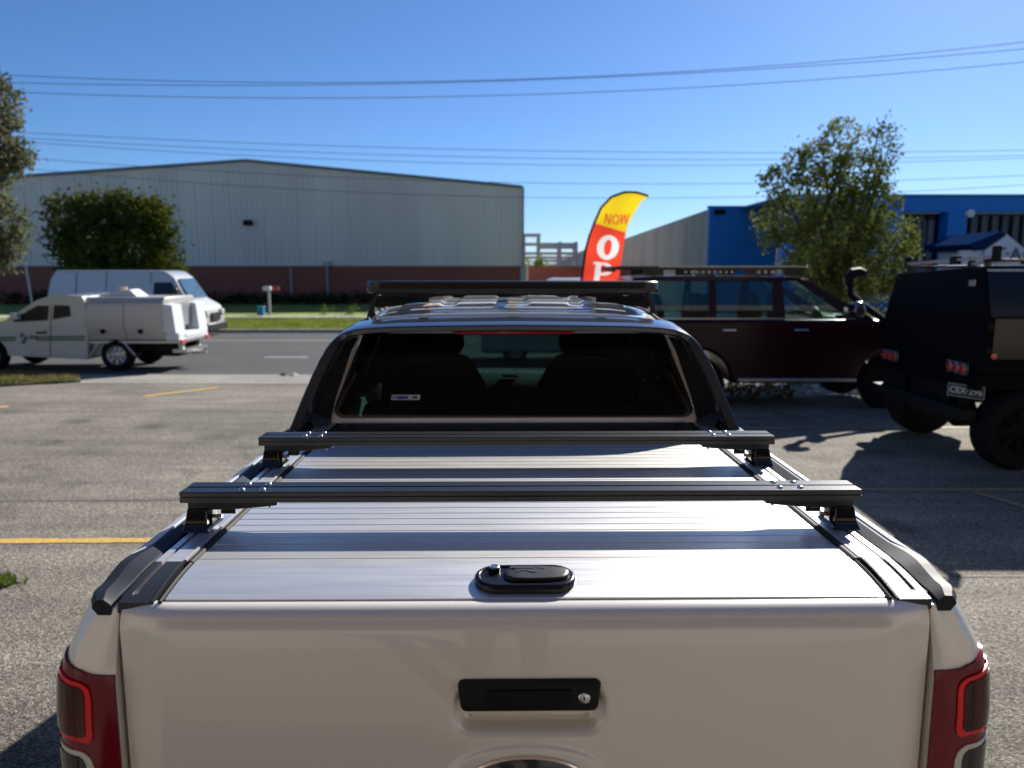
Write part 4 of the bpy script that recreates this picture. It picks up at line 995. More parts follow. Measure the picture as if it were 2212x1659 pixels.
    for i, (x, z) in enumerate(full):
        nx, nz = norm2(i); yb = 2.915 + (z - 1.385) * .40; top = sstep(1.70, 1.79, z)
        def q(inw, dy, up=0): return (x + nx * inw, yb + dy, z + nz * inw + up)
        w = .040 - .015 * top
        rings.append([q(w, .012 ), q(w - .004, .004), q(.006, .0), q(.001, .003), q(-.002, .012), q(-.005 - .002*top, .10, .006*top), q(-.004, .185, .018*top), q(.006, .205, .016*top), q(w + .006, .20), q(w + .007, .10)])
    b = MB(); b.loft(rings); b.build('sports_bar', M['arch'], root, smooth=True, ang=32)
    # foot blocks of the sports bar
    for sg in (-1, 1):
        b = MB(); b.loft([[(sg*.893, 2.84, 1.386), (sg*.845, 2.83, 1.386), (sg*.845, 3.16, 1.386), (sg*.893, 3.16, 1.386)], [(sg*.892, 2.875, 1.41), (sg*.850, 2.87, 1.41), (sg*.850, 3.16, 1.41), (sg*.892, 3.16, 1.41)]]); b.build('sports_bar_foot', M['cap'], root, bevel=.004)
        # black sail panel between arch and cab
        pl = [(.893,1.39),(.846,1.50),(.79,1.62),(.72,1.70),(.62,1.742),(.665,1.742),(.70,1.65),(.735,1.52),(.765,1.41)]
        y_ = lambda z: 3.07 + (z - 1.385) * .36
        out = [(.850,1.392),(.812,1.50),(.762,1.62),(.725,1.69),(.672,1.745)]; inn = [(.762,1.392),(.742,1.50),(.705,1.62),(.684,1.69),(.655,1.745)]
        b = MB(); b.loft([[(sg*o[0], y_(o[1]) , o[1]), (sg*n[0], y_(o[1]) + .04, o[1]), (sg*n[0], y_(o[1]) + .06, o[1]), (sg*o[0], y_(o[1]) + .05, o[1])] for o, n in zip(out, inn)]); b.build('sail_panel', M['matte'], root)
        b = MB(); b.loft([[(sg*.80, 3.02, 1.40), (sg*.752, 3.05, 1.40), (sg*.752, 3.13, 1.40), (sg*.80, 3.13, 1.40)], [(sg*.815, 3.03, 1.425), (sg*.765, 3.06, 1.432), (sg*.765, 3.13, 1.432), (sg*.815, 3.13, 1.425)], [(sg*.83, 3.05, 1.45), (sg*.80, 3.07, 1.455), (sg*.80, 3.13, 1.455), (sg*.83, 3.13, 1.45)]]); b.build('corner_moulding', M['plastic'], root, smooth=True)

    # cab: rear wall with window opening, roof, sides, windscreen, bonnet
    yc = lambda z: 3.135 + (z - 1.40) * .44
    def ringpt(pts): return [(x, yc(z), z) for x, z in pts]
    hole = [(-.708,1.4175),(-.731,1.4225),(-.746,1.437),(-.751,1.457),(-.650,1.746),(-.636,1.756),(-.61,1.759),(.61,1.759),(.636,1.756),(.650,1.746),(.751,1.457),(.746,1.437),(.731,1.4225),(.708,1.4175)]
    outer = [(-.70,1.30),(-.76,1.30),(-.80,1.36),(-.835,1.42),(-.69,1.76),(-.665,1.785),(-.60,1.80),(.60,1.80),(.665,1.785),(.69,1.76),(.835,1.42),(.80,1.36),(.76,1.30),(.70,1.30)]
    b = MB(); n = len(hole)
    ho, ou = ringpt(hole), ringpt(outer); ho2 = [(x, y + .03, z) for x, y, z in ho]
    vs = ou + ho + ho2; fs = [(i, (i+1) % n, n + (i+1) % n, n + i) for i in range(n)] + [(n + i, n + (i+1) % n, 2*n + (i+1) % n, 2*n + i) for i in range(n)]
    b.add(vs, fs)
    # bulged sill under the glass
    b.prism([(3.128, 1.34), (3.118, 1.375), (3.124, 1.402), (3.150, 1.409), (3.150, 1.34)], -.712, .712, 'x')
    cabrear = b.build('cab_rear', M['paint'], root, smooth=True, ang=30)
    hg = [(x * .998, yc(z) + .012, z) for x, z in hole]
    b = MB(); b.add(hg, [tuple(range(n))]); rw = b.build('rear_window', M['backglass'], root)
    # thin black frit border round the glass
    inn = [(x * .975, yc(1.42 + (z - 1.42) * .955 + .006) + .0105, 1.42 + (z - 1.42) * .955 + .006) for x, z in hole]; hg2 = [(x, y - .0015, z) for x, y, z in hg]
    b = MB(); b.add(hg2 + inn, [(i, (i+1) % n, n + (i+1) % n, n + i) for i in range(n)]); b.build('window_border', M['gloss'], rw)
    # dark demister lines are too fine; sticker near the lower left instead
    def onglass(x, z, d=-.002): return (x, yc(z) + .012 + d, z)
    b = MB(); b.add([onglass(-.516,1.4875), onglass(-.396,1.4875), onglass(-.392,1.508), onglass(-.512,1.508)], [(0,1,2,3)]); st = b.build('window_sticker', M['sticker'], rw)
    b = MB(); b.add([onglass(-.490,1.491,-.003), onglass(-.445,1.491,-.003), onglass(-.444,1.5035,-.003), onglass(-.489,1.5035,-.003)], [(0,1,2,3)]); b.build('sticker_block', M['stickerblue'], st)
    for s, x in (('D', -.501), ('M', -.415)):
        mm = Matrix.Translation((x - ORG[0], yc(1.4975) + .0085 - ORG[1], 1.4975 - ORG[2])) @ Matrix.Rotation(R(66), 4, 'X') @ Matrix.Diagonal((-1.4, 1, 1, 1))
        text_obj(s, .017, 'sticker_letter', M['matte'], st, mm, .0001, .0003)
    # high brake light
    b = MB(); 
    b.prism([(-.245, 1.7535), (.245, 1.7535), (.262, 1.7615), (.235, 1.7685), (-.235, 1.7685), (-.262, 1.7615)], yc(1.76) - .012, yc(1.76) + .006)
    b.build('brake_light', mat('brake_red', (.42,.012,.02), .25, coat=1), root, bevel=.002)
    # roof skin with pressed ribs
    RX = [(.0,1.872),(.3,1.869),(.45,1.863),(.55,1.853),(.61,1.842),(.65,1.826),(.672,1.806),(.68,1.79)]
    def roofz(x, y):
        z = interp(abs(x), RX); t = sstep(3.36, 3.9, y); z -= .030 * (1 - t) ** 1.5; z -= .05 * sstep(4.3, 4.95, y) ** 1.6
        if 3.60 < y < 4.6:
            e = sstep(3.60, 3.66, y) * (1 - sstep(4.5, 4.6, y)); w = 0
            for c in (.17, .43):                             # flat raised ribs
                w = max(w, 1 - sstep(.085, .105, abs(abs(x) - c)))
            z += .012 * w * e
        return z
    xs = frange(-.68, .68, 110); ys = frange(3.32, 3.58, 8) + frange(3.60, 3.68, 8) + frange(3.72, 4.95, 16)
    b = MB(); b.grid(lambda x, y: (x, y, roofz(x, y)), xs, ys)
    b.grid(lambda x, t: (x, 3.32 - t * .03, roofz(x, 3.32) - t * .03), xs, [0, 1]); b.build('roof', M['paint'], root, smooth=True, ang=40)
    b = MB(); b.box(-.655, .655, 3.36, 4.9, 1.765, 1.775); b.build('headlining', M['fabric'], root)
    for sg in (-1, 1):
        # gutter strip, side glass, pillars, door skins
        b = MB(); b.tube([(sg*.658, y, roofz(.655, y) + .004) for y in frange(3.32, 4.95, 10)] , .010, 6); b.build('roof_gutter', M['matte'], root, smooth=True)
        lo, hi = .895, .688
        def sidepane(name, m, y0, y1, t0, t1, th=.006, out=0):
            b = MB(); b.hexa([(sg*(lo+out), y0, 1.31), (sg*(lo+out), y1, 1.31), (sg*(lo+out-th), y1, 1.31), (sg*(lo+out-th), y0, 1.31), (sg*(hi+out), t0, 1.80), (sg*(hi+out), t1, 1.80), (sg*(hi+out-th), t1, 1.80), (sg*(hi+out-th), t0, 1.80)]); return b.build(name, M[m], root)
        sidepane('cab_pillar', 'paint', 3.10, 3.30, 3.30, 3.45, .05)
        sidepane('side_window', 'cabglass', 3.302, 3.95, 3.452, 4.0)
        sidepane('door_pillar', 'matte', 3.952, 4.07, 4.002, 4.09, .05)
        sidepane('side_window', 'cabglass', 4.072, 5.05, 4.092, 4.70)
        sidepane('windscreen_pillar', 'paint', 5.052, 5.35, 4.702, 4.95, .06)
        b = MB(); b.hexa([(sg*.84, 4.9, 1.30), (sg*.66, 5.0, 1.30), (sg*.66, 5.2, 1.30), (sg*.84, 5.2, 1.30), (sg*.66, 4.6, 1.79), (sg*.50, 4.7, 1.79), (sg*.50, 4.85, 1.79), (sg*.66, 4.85, 1.79)]); b.build('pillar_trim', M['matte'], root)
        b = MB(); b.loft([[(sg*.91, y, .55), (sg*.925, y, .9), (sg*.915, y, 1.2), (sg*.896, y, 1.308), (sg*.84, y, 1.308), (sg*.84, y, .55)] for y in (3.12, 4.0, 4.06, 5.3, 6.2)]); b.build('door_skin', M['paint'], root, smooth=True)
        b = MB(); b.loft([[(sg*.93, 4.72, 1.33), (sg*1.02, 4.70, 1.34), (sg*1.02, 4.70, 1.49), (sg*.93, 4.72, 1.47)], [(sg*.93, 4.80, 1.35), (sg*1.0, 4.79, 1.36), (sg*1.0, 4.79, 1.47), (sg*.93, 4.80, 1.45)]]) ; b.build('door_mirror', M['gloss'], root, bevel=.015)
        add_wheel(root, (sg*.80, 2.45, .40), .40, .27, sg, axis='x'); add_wheel(root, (sg*.80, 5.67, .40), .40, .27, sg, axis='x')
    b = MB(); b.add([(-.86, 5.30, 1.31), (.86, 5.30, 1.31), (.675, 4.93, 1.80), (-.675, 4.93, 1.80)], [(0,1,2,3)]); b.build('windscreen', M['clearglass'], root)
    b = MB(); b.grid(lambda x, t: (x, 5.30 + t * 1.1, 1.31 - .10 * t ** 1.4 - .18 * (abs(x)/.9) ** 4), frange(-.9, .9, 16), frange(0, 1, 8)); b.grid(lambda x, t: (x, 6.4 + .06 * math.sin(t*1.57), 1.21 - .7*t - .18 * (abs(x)/.9) ** 4), frange(-.9, .9, 16), frange(0, 1, 8)); b.build('bonnet', M['paint'], root, smooth=True)
    b = MB(); b.box(-.84, .84, 3.2, 5.3, .52, .60); b.box(-.80, .80, 1.52, 3.1, .60, .68); b.build('floor_pan', M['matte'], root)
    # interior
    b = MB(); b.prism([(4.72,1.05),(4.68,1.30),(4.74,1.345),(4.95,1.365),(5.22,1.33),(5.25,1.0)], -.80, .80, 'x'); dash = b.build('dashboard', M['dash'], root, bevel=.02)
    for x in (-.17, .17):
        b = MB(); b.box(x - .045, x + .045, 4.675, 4.69, 1.255, 1.315); v = b.build('air_vent', M['gloss'], dash, bevel=.006)
    for x0, x1 in ((-.20, -.193), (.14, .147)):
        b = MB(); b.box(x0, x1, 4.665, 4.685, 1.26, 1.318); b.build('vent_trim', M['steel'], dash)
    b = MB(); b.box(-.05, .05, 4.74, 4.80, 1.362, 1.378); b.build('sensor', M['matte'], dash, bevel=.006)
    for sx in (-.40, .40):
        b = MB(); b.loft([[(sx-.24, 4.25, 1.0), (sx+.24, 4.25, 1.0), (sx+.24, 4.12, 1.0), (sx-.24, 4.12, 1.0)], [(sx-.26, 4.15, 1.42), (sx+.26, 4.15, 1.42), (sx+.26, 4.02, 1.42), (sx-.26, 4.02, 1.42)], [(sx-.17, 4.10, 1.585), (sx+.17, 4.10, 1.585), (sx+.17, 4.0, 1.585), (sx-.17, 4.0, 1.585)]])
        seat = b.build('front_seat', M['fabric'], root, bevel=.04)
        b = MB(); b.loft([[(sx-.12, 4.12, 1.575), (sx+.12, 4.12, 1.575), (sx+.12, 4.02, 1.575), (sx-.12, 4.02, 1.575)], [(sx-.15, 4.12, 1.63), (sx+.15, 4.12, 1.63), (sx+.15, 4.0, 1.63), (sx-.15, 4.0, 1.63)], [(sx-.14, 4.12, 1.73), (sx+.14, 4.12, 1.73), (sx+.14, 4.0, 1.73), (sx-.14, 4.0, 1.73)], [(sx-.10, 4.10, 1.775), (sx+.10, 4.10, 1.775), (sx+.10, 4.03, 1.775), (sx-.10, 4.03, 1.775)]])
        b.build('headrest', M['fabric'], seat, bevel=.03)
        for dx in (-.04, .04):
            b = MB(); b.tube([(sx+dx, 4.06, 1.50), (sx+dx, 4.06, 1.60)], .006, 6); b.build('headrest_rod', M['steel'], seat)
    b = MB(); b.loft([[(-.68, 3.56, .95), (.68, 3.56, .95), (.68, 3.34, .95), (-.68, 3.34, .95)], [(-.66, 3.40, 1.46), (.66, 3.40, 1.46), (.66, 3.25, 1.46), (-.66, 3.25, 1.46)]]); rs = b.build('rear_seat', M['fabric'], root, bevel=.05)
    b = MB(); b.tube([(x, 3.262, 1.447 + .003 * math.sin(x * 9)) for x in frange(-.40, .52, 20)], .003, 5); b.build('seat_piping', M['stitch'], rs)
    b = MB(); b.lathe((.40, 4.62, 1.36), (0, -.9, .42), [(.185, -.012), (.195, 0), (.185, .012), (.172, 0), (.185, -.012)], 30); b.build('steering_wheel', M['plastic'], root, smooth=True)
    for sg in (-1, 1):
        b = MB(); b.add([(sg*.70, 3.32, 1.43), (sg*.735, 3.28, 1.43), (sg*.665, 3.42, 1.66), (sg*.655, 3.44, 1.66)], [(0,1,2,3)]); b.build('pillar_trim', mat('grey_trim_fabric', (.20,.21,.21), .8), root)

    # roof rack: platform tray with rounded corners
    z0, z1, xr, ya, yb = 1.918, 1.974, .682, 3.55, 4.92
    def outline(inset, z, r=.085, n=8):
        P = []
        for sx, sy, a0 in ((1,1,0), (-1,1,90), (-1,-1,180), (1,-1,270)):
            cx, cy = sx * (xr - r), (yb - r) if sy > 0 else (ya + r)
            for k in range(n + 1):
                a = R(a0 + 90 * k / n); P.append((cx + (r - inset) * math.cos(a), cy + (r - inset) * math.sin(a), z))
        return P
    b = MB(); b.loft([outline(.010, z0), outline(.003, z0 + .004), outline(.0, z0 + .014), outline(-.001, z0 + .022), outline(.008, z0 + .024), outline(.008, z0 + .032), outline(-.001, z0 + .034), outline(.001, z0 + .050), outline(.006, z1 - .003), outline(.012, z1), outline(.045, z1 - .002), outline(.048, z0 + .006), outline(.010, z0)], caps=False)
    rk = b.build('roof_rack', M['rack'], root, smooth=True, ang=30); rk.rotation_euler = (R(-.8), 0, 0); rk.location = (0, -.027, -.003)
    for x in (-.42, 0.0, .42):
        b = MB(); b.box(x - .022, x + .022, ya + .045, yb - .045, z0 + .004, z0 + .018); b.build('rack_runner', M['rack'], rk)
    for i in range(8):
        y = ya + .10 + i * .155; b = MB(); b.prism([(y, z1 - .014), (y, z1 - .004), (y + .005, z1 - .001), (y + .041, z1 - .001), (y + .046, z1 - .004), (y + .046, z1 - .014)], -xr + .046, xr - .046, 'x'); b.build('rack_slat', M['rack'], rk)
    for y in (3.66, 4.55):
        b = MB(); b.box(-.60, .60, y + .004, y + .028, z0 - .012, z0 - .001); b.build('rack_crossmember', M['rack'], rk)
        for sg in (-1, 1):
            zz = roofz(.65, y)
            # curved slotted plate and clamp
            b = MB(); Pp = []
            for k in range(9):
                t = k / 8.0; x = .655 - t * .26; Pp.append((x, z0 - .013 - .0 * t))
            low = [(x, max(roofz(x, y) + .006, z0 - .013 - .056 * (1 - .3*t))) for (x, _), t in zip(Pp, frange(0, 1, 8))]
            b.prism([(sg*x, z) for x, z in Pp] + [(sg*x, z) for x, z in reversed(low)], y + .006, y + .012)
            pl = b.build('rack_foot', M['rack'], rk)
            sb = MB()
            for k in range(13):
                x = .605 - k * .0125; sb.hexa([(sg*x, y + .004, z0 - .040), (sg*(x - .004), y + .004, z0 - .040), (sg*(x - .004), y + .0055, z0 - .040), (sg*x, y + .0055, z0 - .040), (sg*(x + .003), y + .004, z0 - .019), (sg*(x - .001), y + .004, z0 - .019), (sg*(x - .001), y + .0055, z0 - .019), (sg*(x + .003), y + .0055, z0 - .019)])
            sb.build('foot_slots', M['matte'], pl)
            b = MB(); b.loft([[(sg*.652, y - .012, z0 - .010), (sg*.625, y - .012, z0 - .010), (sg*.625, y + .04, z0 - .010), (sg*.652, y + .04, z0 - .010)], [(sg*.668, y - .012, z0 - .045), (sg*.645, y - .012, z0 - .045), (sg*.645, y + .04, z0 - .045), (sg*.668, y + .04, z0 - .045)], [(sg*.682, y - .015, zz + .008), (sg*.652, y - .015, zz + .012), (sg*.652, y + .05, zz + .012), (sg*.682, y + .05, zz + .008)], [(sg*.690, y - .015, zz - .02), (sg*.655, y - .015, zz - .015), (sg*.655, y + .05, zz - .015), (sg*.690, y + .05, zz - .02)]]); b.build('rack_clamp', M['plastic'], rk, bevel=.003)
    ORG = (0,0,0)
pickup()
# ------------------------------------------------------------------ other vehicles
def arch(cx, cz, r, a0=180, a1=0, n=12):
    return [(cx + r * math.cos(R(a0 + (a1 - a0) * k / n)), cz + r * math.sin(R(a0 + (a1 - a0) * k / n))) for k in range(n + 1)]

def wagon():
    global ORG
    Y0, Y1 = 11.2, 13.1; gz = -.06
    ORG = (4.05, 12.15, gz); root = empty('four_wheel_drive_wagon', ORG)
    tag(root, 'dark plum four wheel drive wagon parked side on with flat roof rack and snorkel', 'wagon')
    wx1, wx2, wr = 2.72, 5.58, .41
    low = [(1.62,.52),(1.60,.95),(1.63,1.16),(1.70,1.30)] + [(5.28,1.30),(5.45,1.275),(6.0,1.235),(6.38,1.17),(6.48,1.02),(6.50,.52)] + arch(wx2, gz + wr, .50, 10, 170) + [(5.02,.42),(3.28,.42)] + arch(wx1, gz + wr, .50, 10, 170)
    low = [(1.62,.52),(1.60,.95),(1.63,1.16),(1.70,1.30),(5.28,1.30),(5.45,1.275),(6.0,1.235),(6.38,1.17),(6.48,1.02),(6.50,.52)] + arch(wx2, .36, .50, 0, 180) + arch(wx1, .36, .50, 0, 180)
    b = MB(); b.prism(low, Y0, Y1); b.build('body', M['suvpaint'], root, bevel=.05, seg=3)
    b = MB(); b.prism([(1.72,1.855),(1.80,1.905),(2.1,1.925),(3.2,1.93),(4.0,1.915),(4.30,1.88),(4.34,1.855)], Y0 + .14, Y1 - .14); b.build('roof', M['suvpaint'], root, bevel=.03)
    yl = lambda s: (Y0 + .02 if s < 0 else Y1 - .02); yh = lambda s: (Y0 + .15 if s < 0 else Y1 - .15)
    for s in (-1, 1):
        def quad(name, m, p0, p1, t0, t1, th=.04, zb=1.301, zt=1.854, o=0, par=root):
            b = MB(); yb, yt = yl(s) + s*o, yh(s) + s*o; b.hexa([(p0, yb, zb), (p1, yb, zb), (p1, yb - s*th, zb), (p0, yb - s*th, zb), (t0, yt, zt), (t1, yt, zt), (t1, yt - s*th, zt), (t0, yt - s*th, zt)]); return b.build(name, M[m], par)
        for nm, a in (('rear_pillar', (1.72,1.95,1.76,2.03)), ('door_pillar', (2.86,2.98,2.88,2.98)), ('centre_pillar', (3.80,3.98,3.81,3.95)), ('windscreen_pillar', (4.93,5.28,4.17,4.32))):
            quad(nm, 'suvpaint', *a, th=.06)
        for a in ((1.952,2.858,2.032,2.878), (2.982,3.798,2.982,3.808), (3.982,4.928,3.952,4.168)):
            g = quad('side_window', 'sideglass', *a, th=.006, o=-.01)
        b = MB(); b.box(1.75, 5.0, min(yl(s), yl(s) - s*-.012), max(yl(s), yl(s) - s*-.012), 1.303, 1.325); b.build('belt_trim', M['steel'], root)
        b = MB(); b.box(3.3, 5.02, (Y0 - .10 if s < 0 else Y1 - .02), (Y0 + .02 if s < 0 else Y1 + .10), .40, .45); b.build('side_step', M['steel'], root, bevel=.01)
        for cx in (wx1, wx2): add_wheel(root, (cx, (Y0 + .13 if s < 0 else Y1 - .13), gz + wr), wr, .27, s, rim='matte')
        b = MB(); f = Y0 - .005 if s < 0 else Y1 + .005
        for x in (3.15, 4.20): b.box(x - .09, x + .11, f - .03, f + .03, 1.135, 1.165)
        b.parts('door_handle', M['chrome'], root, bevel=.012)
        yy = Y0 - .16 if s < 0 else Y1 + .16
        b = MB(); b.loft([[(4.88, yy - .09, 1.34), (5.0, yy - .09, 1.34), (5.0, yy + .11, 1.34), (4.88, yy + .11, 1.34)], [(4.84, yy - .11, 1.44), (5.02, yy - .11, 1.44), (5.02, yy + .13, 1.44), (4.84, yy + .13, 1.44)], [(4.88, yy - .09, 1.57), (4.99, yy - .09, 1.57), (4.99, yy + .11, 1.57), (4.88, yy + .11, 1.57)]]); b.build('door_mirror', M['chromedk'], root, bevel=.03, seg=3)
    b = MB(); b.box(4.7, 4.95, Y0 - .12, Y0 + .02, 1.33, 1.37); b.build('mirror_arm', M['plastic'], root)
    b = MB(); b.add([(5.26, Y0 + .06, 1.305), (5.26, Y1 - .06, 1.305), (4.33, Y1 - .17, 1.85), (4.33, Y0 + .17, 1.85)], [(0,1,2,3)]); b.build('windscreen', M['clearglass'], root)
    b = MB(); b.add([(1.66, Y0 + .06, 1.305), (1.66, Y1 - .06, 1.305), (1.73, Y1 - .17, 1.85), (1.73, Y0 + .17, 1.85)], [(0,1,2,3)]); b.build('tailgate_window', M['sideglass'], root)
    b = MB(); b.box(5.2, 5.3, Y0 + .08, Y0 + .12, 1.15, 1.19); b.build('side_indicator', M['amber'], root)
    b = MB(); b.box(1.57, 1.62, Y0 + .04, Y0 + .22, .9, 1.2); b.build('tail_light', M['lampside'], root, bevel=.01)
    # seats
    for x, ys in ((4.05, (11.65, 12.6)), (3.05, (11.6, 12.15, 12.7)), (2.3, (11.7, 12.6))):
        for y in ys:
            b = MB(); b.loft([[(x - .05, y - .23, .8), (x + .10, y - .23, .8), (x + .10, y + .23, .8), (x - .05, y + .23, .8)], [(x - .16, y - .21, 1.40), (x - .03, y - .21, 1.40), (x - .03, y + .21, 1.40), (x - .16, y + .21, 1.40)], [(x - .2, y - .13, 1.66), (x - .08, y - .13, 1.66), (x - .08, y + .13, 1.66), (x - .2, y + .13, 1.66)]]); b.build('seat', M['fabric'], root, bevel=.05)
    b = MB(); b.prism([(4.75,1.0),(4.78,1.32),(5.1,1.34),(5.2,1.0)], Y0 + .1, Y1 - .1); b.build('dashboard', M['dash'], root)
    b = MB(); b.lathe((4.65, 11.7, 1.30), (.9, 0, .45), [(.18, -.012), (.19, 0), (.18, .012), (.168, 0), (.18, -.012)], 20); b.build('steering_wheel', M['plastic'], root, smooth=True)
    # snorkel
    b = MB(); b.tube([(5.75, Y0 - .02, 1.20), (5.42, Y0 - .06, 1.27), (5.08, Y0 - .05, 1.50), (4.90, Y0 + .0, 1.66), (4.86, Y0 + .0, 1.86)], [.045,.05,.05,.055,.06], 10)
    b.tube([(4.86, Y0, 1.80), (4.855, Y0, 1.90), (4.90, Y0, 1.965), (5.00, Y0, 1.975), (5.08, Y0, 1.955)], [.07,.085,.085,.08,.06], 10); b.build('snorkel', M['matte'], root, smooth=True)
    # roof rack
    b = MB(); z = 2.015
    for y in (Y0 + .22, Y1 - .26): b.box(1.52, 4.34, y, y + .04, z, z + .055)
    for i in range(10): b.box(1.56 + i * .30, 1.65 + i * .30, Y0 + .262, Y1 - .262, z + .018, z + .05)
    b.box(1.47, 1.515, Y0 + .20, Y1 - .20, z - .03, z + .05)
    rk = b.build('roof_rack', M['rack'], root, bevel=.006)
    b = MB(); b.box(2.15, 4.32, Y0 + .216, Y0 + .2195, z + .040, z + .058); b.build('rack_edge', M['steel'], rk)
    b = MB()
    for x in (1.95, 2.7, 3.4, 4.0): b.box(x, x + .28, Y0 + .23, Y0 + .26, 1.93, z - .001)
    for x in (1.95, 2.7, 3.4, 4.0): b.box(x, x + .28, Y1 - .26, Y1 - .23, 1.93, z - .001)
    b.parts('rack_foot', M['rack'], rk)
    b = MB()
    for k in range(9): b.cyl((2.55 + k * .085, Y0 + .218, 1.985), 'y', .02, .012, 10)
    for k in range(4): b.cyl((3.62 + k * .10, Y0 + .218, 1.985), 'y', .026, .012, 10)
    b.parts('rack_bolt', M['steel'], rk)
    ORG = (0,0,0)
wagon()

def canopyute():
    global ORG
    X0, X1, Ya, Yb = 4.66, 7.1, 7.60, 9.66; gz = 0.0
    ORG = (6.9, 8.6, gz); root = empty('black_canopy_ute', ORG)
    tag(root, 'black ute with tall box canopy and roof rails, cropped by the right edge', 'ute')
    def ring(x, inset=0): 
        return [(x, Ya, .98), (x, Ya - .0, 1.55), (x, Ya + .15, 2.055), (x, Yb - .14, 1.985), (x, Yb + .0, 1.45), (x, Yb, .98)]
    rr = ring(X0 + .0); rr2 = ring(X1)
    b = MB(); b.loft([[(p[0] + (.05 if p[2] > 1.9 else .0), p[1], p[2]) for p in rr], rr2]); cn = b.build('canopy', M['blackpaint'], root, bevel=.015)
    b = MB(); b.box(X0 - .03, X1 + .05, Ya + .02, Yb - .02, .82, .975); b.build('tray', M['blackpaint'], root, bevel=.01)
    # glossy side lift door with frame and latches
    def sp(x0, x1, za, zb, name, m, off, th=.006, par=cn):
        yf = lambda z: Ya - off + max(0, (z - 1.55)) * .297
        b = MB(); b.hexa([(x0, yf(za), za), (x1, yf(za), za), (x1, yf(za) + th, za), (x0, yf(za) + th, za), (x0, yf(zb), zb), (x1, yf(zb), zb), (x1, yf(zb) + th, zb), (x0, yf(zb) + th, zb)]); return b.build(name, M[m], par, bevel=.002)
    sp(X0 + .10, X1 - .1, 1.14, 1.545, 'side_panel', 'mirrorpanel', .010)
    sp(X0 + .06, X1 - .1, 1.56, 2.0, 'side_panel', 'mirrorpanel', .008)
    for z in (1.20, 1.44): sp(X0 + .03, X0 + .095, z, z + .05, 'latch', 'matte', .016, .012)
    sp(X0 + .06, X1 - .1, 2.005, 2.03, 'gutter_rail', 'steel', .02, .012)
    b = MB(); b.box(X0 - .012, X0 - .001, Ya + .2, Ya + .30, 1.86, 1.92); b.build('rear_badge', M['steel'], cn)
    # tail lamp clusters on the tray
    for nm, px, py, Y, off in (('near', 2070, 794, Ya + .32, 0), ('far', 1900, 768, Yb - .32, 0)):
        z = W(px, py, Y).z; b = MB(); b.box(X0 - .055, X0 - .031, Y - .2, Y + .2, z - .065, z + .065); tl = b.build('tail_light', M['gloss'], root, bevel=.01)
        for dy in (-.125, 0, .125):
            b = MB(); b.lathe((X0 - .0555, Y + dy, z), (-1, 0, 0), [(.047, 0), (.047, .006), (.03, .010), (.0001, .012)], 18); b.build('red_lens', M['stripeorange'], tl, smooth=True)
            b = MB(); b.lathe((X0 - .0555, Y + dy, z), (-1, 0, 0), [(.058, 0), (.058, .004), (.050, .005), (.049, 0), (.058, 0)], 18); b.build('lens_rim', M['steel'], tl, smooth=True)
    z = W(2130, 770, Ya).z; b = MB(); b.lathe((X0 + .12, Ya - .004, z), (0, -1, 0), [(.03, 0), (.03, .008), (.0001, .012)], 14); b.build('side_marker', M['stripeorange'], root, smooth=True)
    # number plate under the near lamps, turned a little outward
    P = W(2091, 845, Ya + .16); th = R(38)
    d = Vector((math.sin(th) * .55, -math.cos(th), 0)).normalized() if False else Vector((.50, -.866, 0))
    n = Vector((-.866, -.50, 0)); c = Vector((P.x - .02, P.y, P.z))
    def pq(u, v, o): q = c + d * u + n * o; return (q.x, q.y, q.z + v)
    b = MB(); b.hexa([pq(-.19, -.068, 0), pq(.19, -.068, 0), pq(.19, -.068, .006), pq(-.19, -.068, .006), pq(-.19, .068, 0), pq(.19, .068, 0), pq(.19, .068, .006), pq(-.19, .068, .006)]); pt = b.build('number_plate', M['plate'], root)
    b = MB(); 
    for (u0, u1, v0, v1) in ((-.186,.186,.060,.064), (-.186,.186,-.064,-.060), (-.186,-.182,-.06,.06), (.182,.186,-.06,.06)):
        b.hexa([pq(u0, v0, .0062), pq(u1, v0, .0062), pq(u1, v0, .0075), pq(u0, v0, .0075), pq(u0, v1, .0062), pq(u1, v1, .0062), pq(u1, v1, .0075), pq(u0, v1, .0075)])
    b.build('plate_border', M['platetext'], pt)
    q0 = c + n * .008; mt = Matrix(((d.x, 0, n.x, q0.x - ORG[0]), (d.y, 0, n.y, q0.y - ORG[1]), (0, 1, 0, q0.z - ORG[2]), (0, 0, 0, 1)))
    text_obj('CEX\u00b7296', .092, 'plate_lettering', M['platetext'], pt, mt, .0006, .0015)
    # bumper, chassis, mudflap and wheels
    b = MB(); b.box(X0 - .12, X0 + .03, Ya + .05, Yb - .05, .50, .62); b.box(X0 + .03, X0 + .12, Ya + .3, Ya + .4, .5, .82); b.box(X0 + .03, X0 + .12, Yb - .4, Yb - .3, .5, .82); b.box(P.x + .01, X0 + .05, Ya + .1, Ya + .35, P.z - .08, .83); b.build('rear_bumper', M['matte'], root, bevel=.01)
    b = MB(); b.box(X0, 9.6, Ya + .5, Ya + .62, .62, .80); b.box(X0, 9.6, Yb - .62, Yb - .5, .62, .80); b.cyl((5.1, 8.63, .42), 'y', .09, 1.4, 12); b.lathe((5.1, 8.63, .42), (-1, 0, 0), [(.17, -.1), (.17, .05), (.1, .14), (.0001, .15)], 16); b.build('chassis', M['matte'], root)
    for x, y, s in ((5.14, Ya + .14, -1), (5.14, Yb - .14, 1), (8.4, Ya + .14, -1), (8.4, Yb - .14, 1)): add_wheel(root, (x, y, .40), .40, .29, s, rim='tyre')
    b = MB(); b.box(X0 + .02, X0 + .05, Yb - .62, Yb - .06, .32, .82); b.box(X0 + .06, X0 + .09, Ya + .5, Yb - .63, .40, .82); b.parts('splash_guard', M['matte'], root)
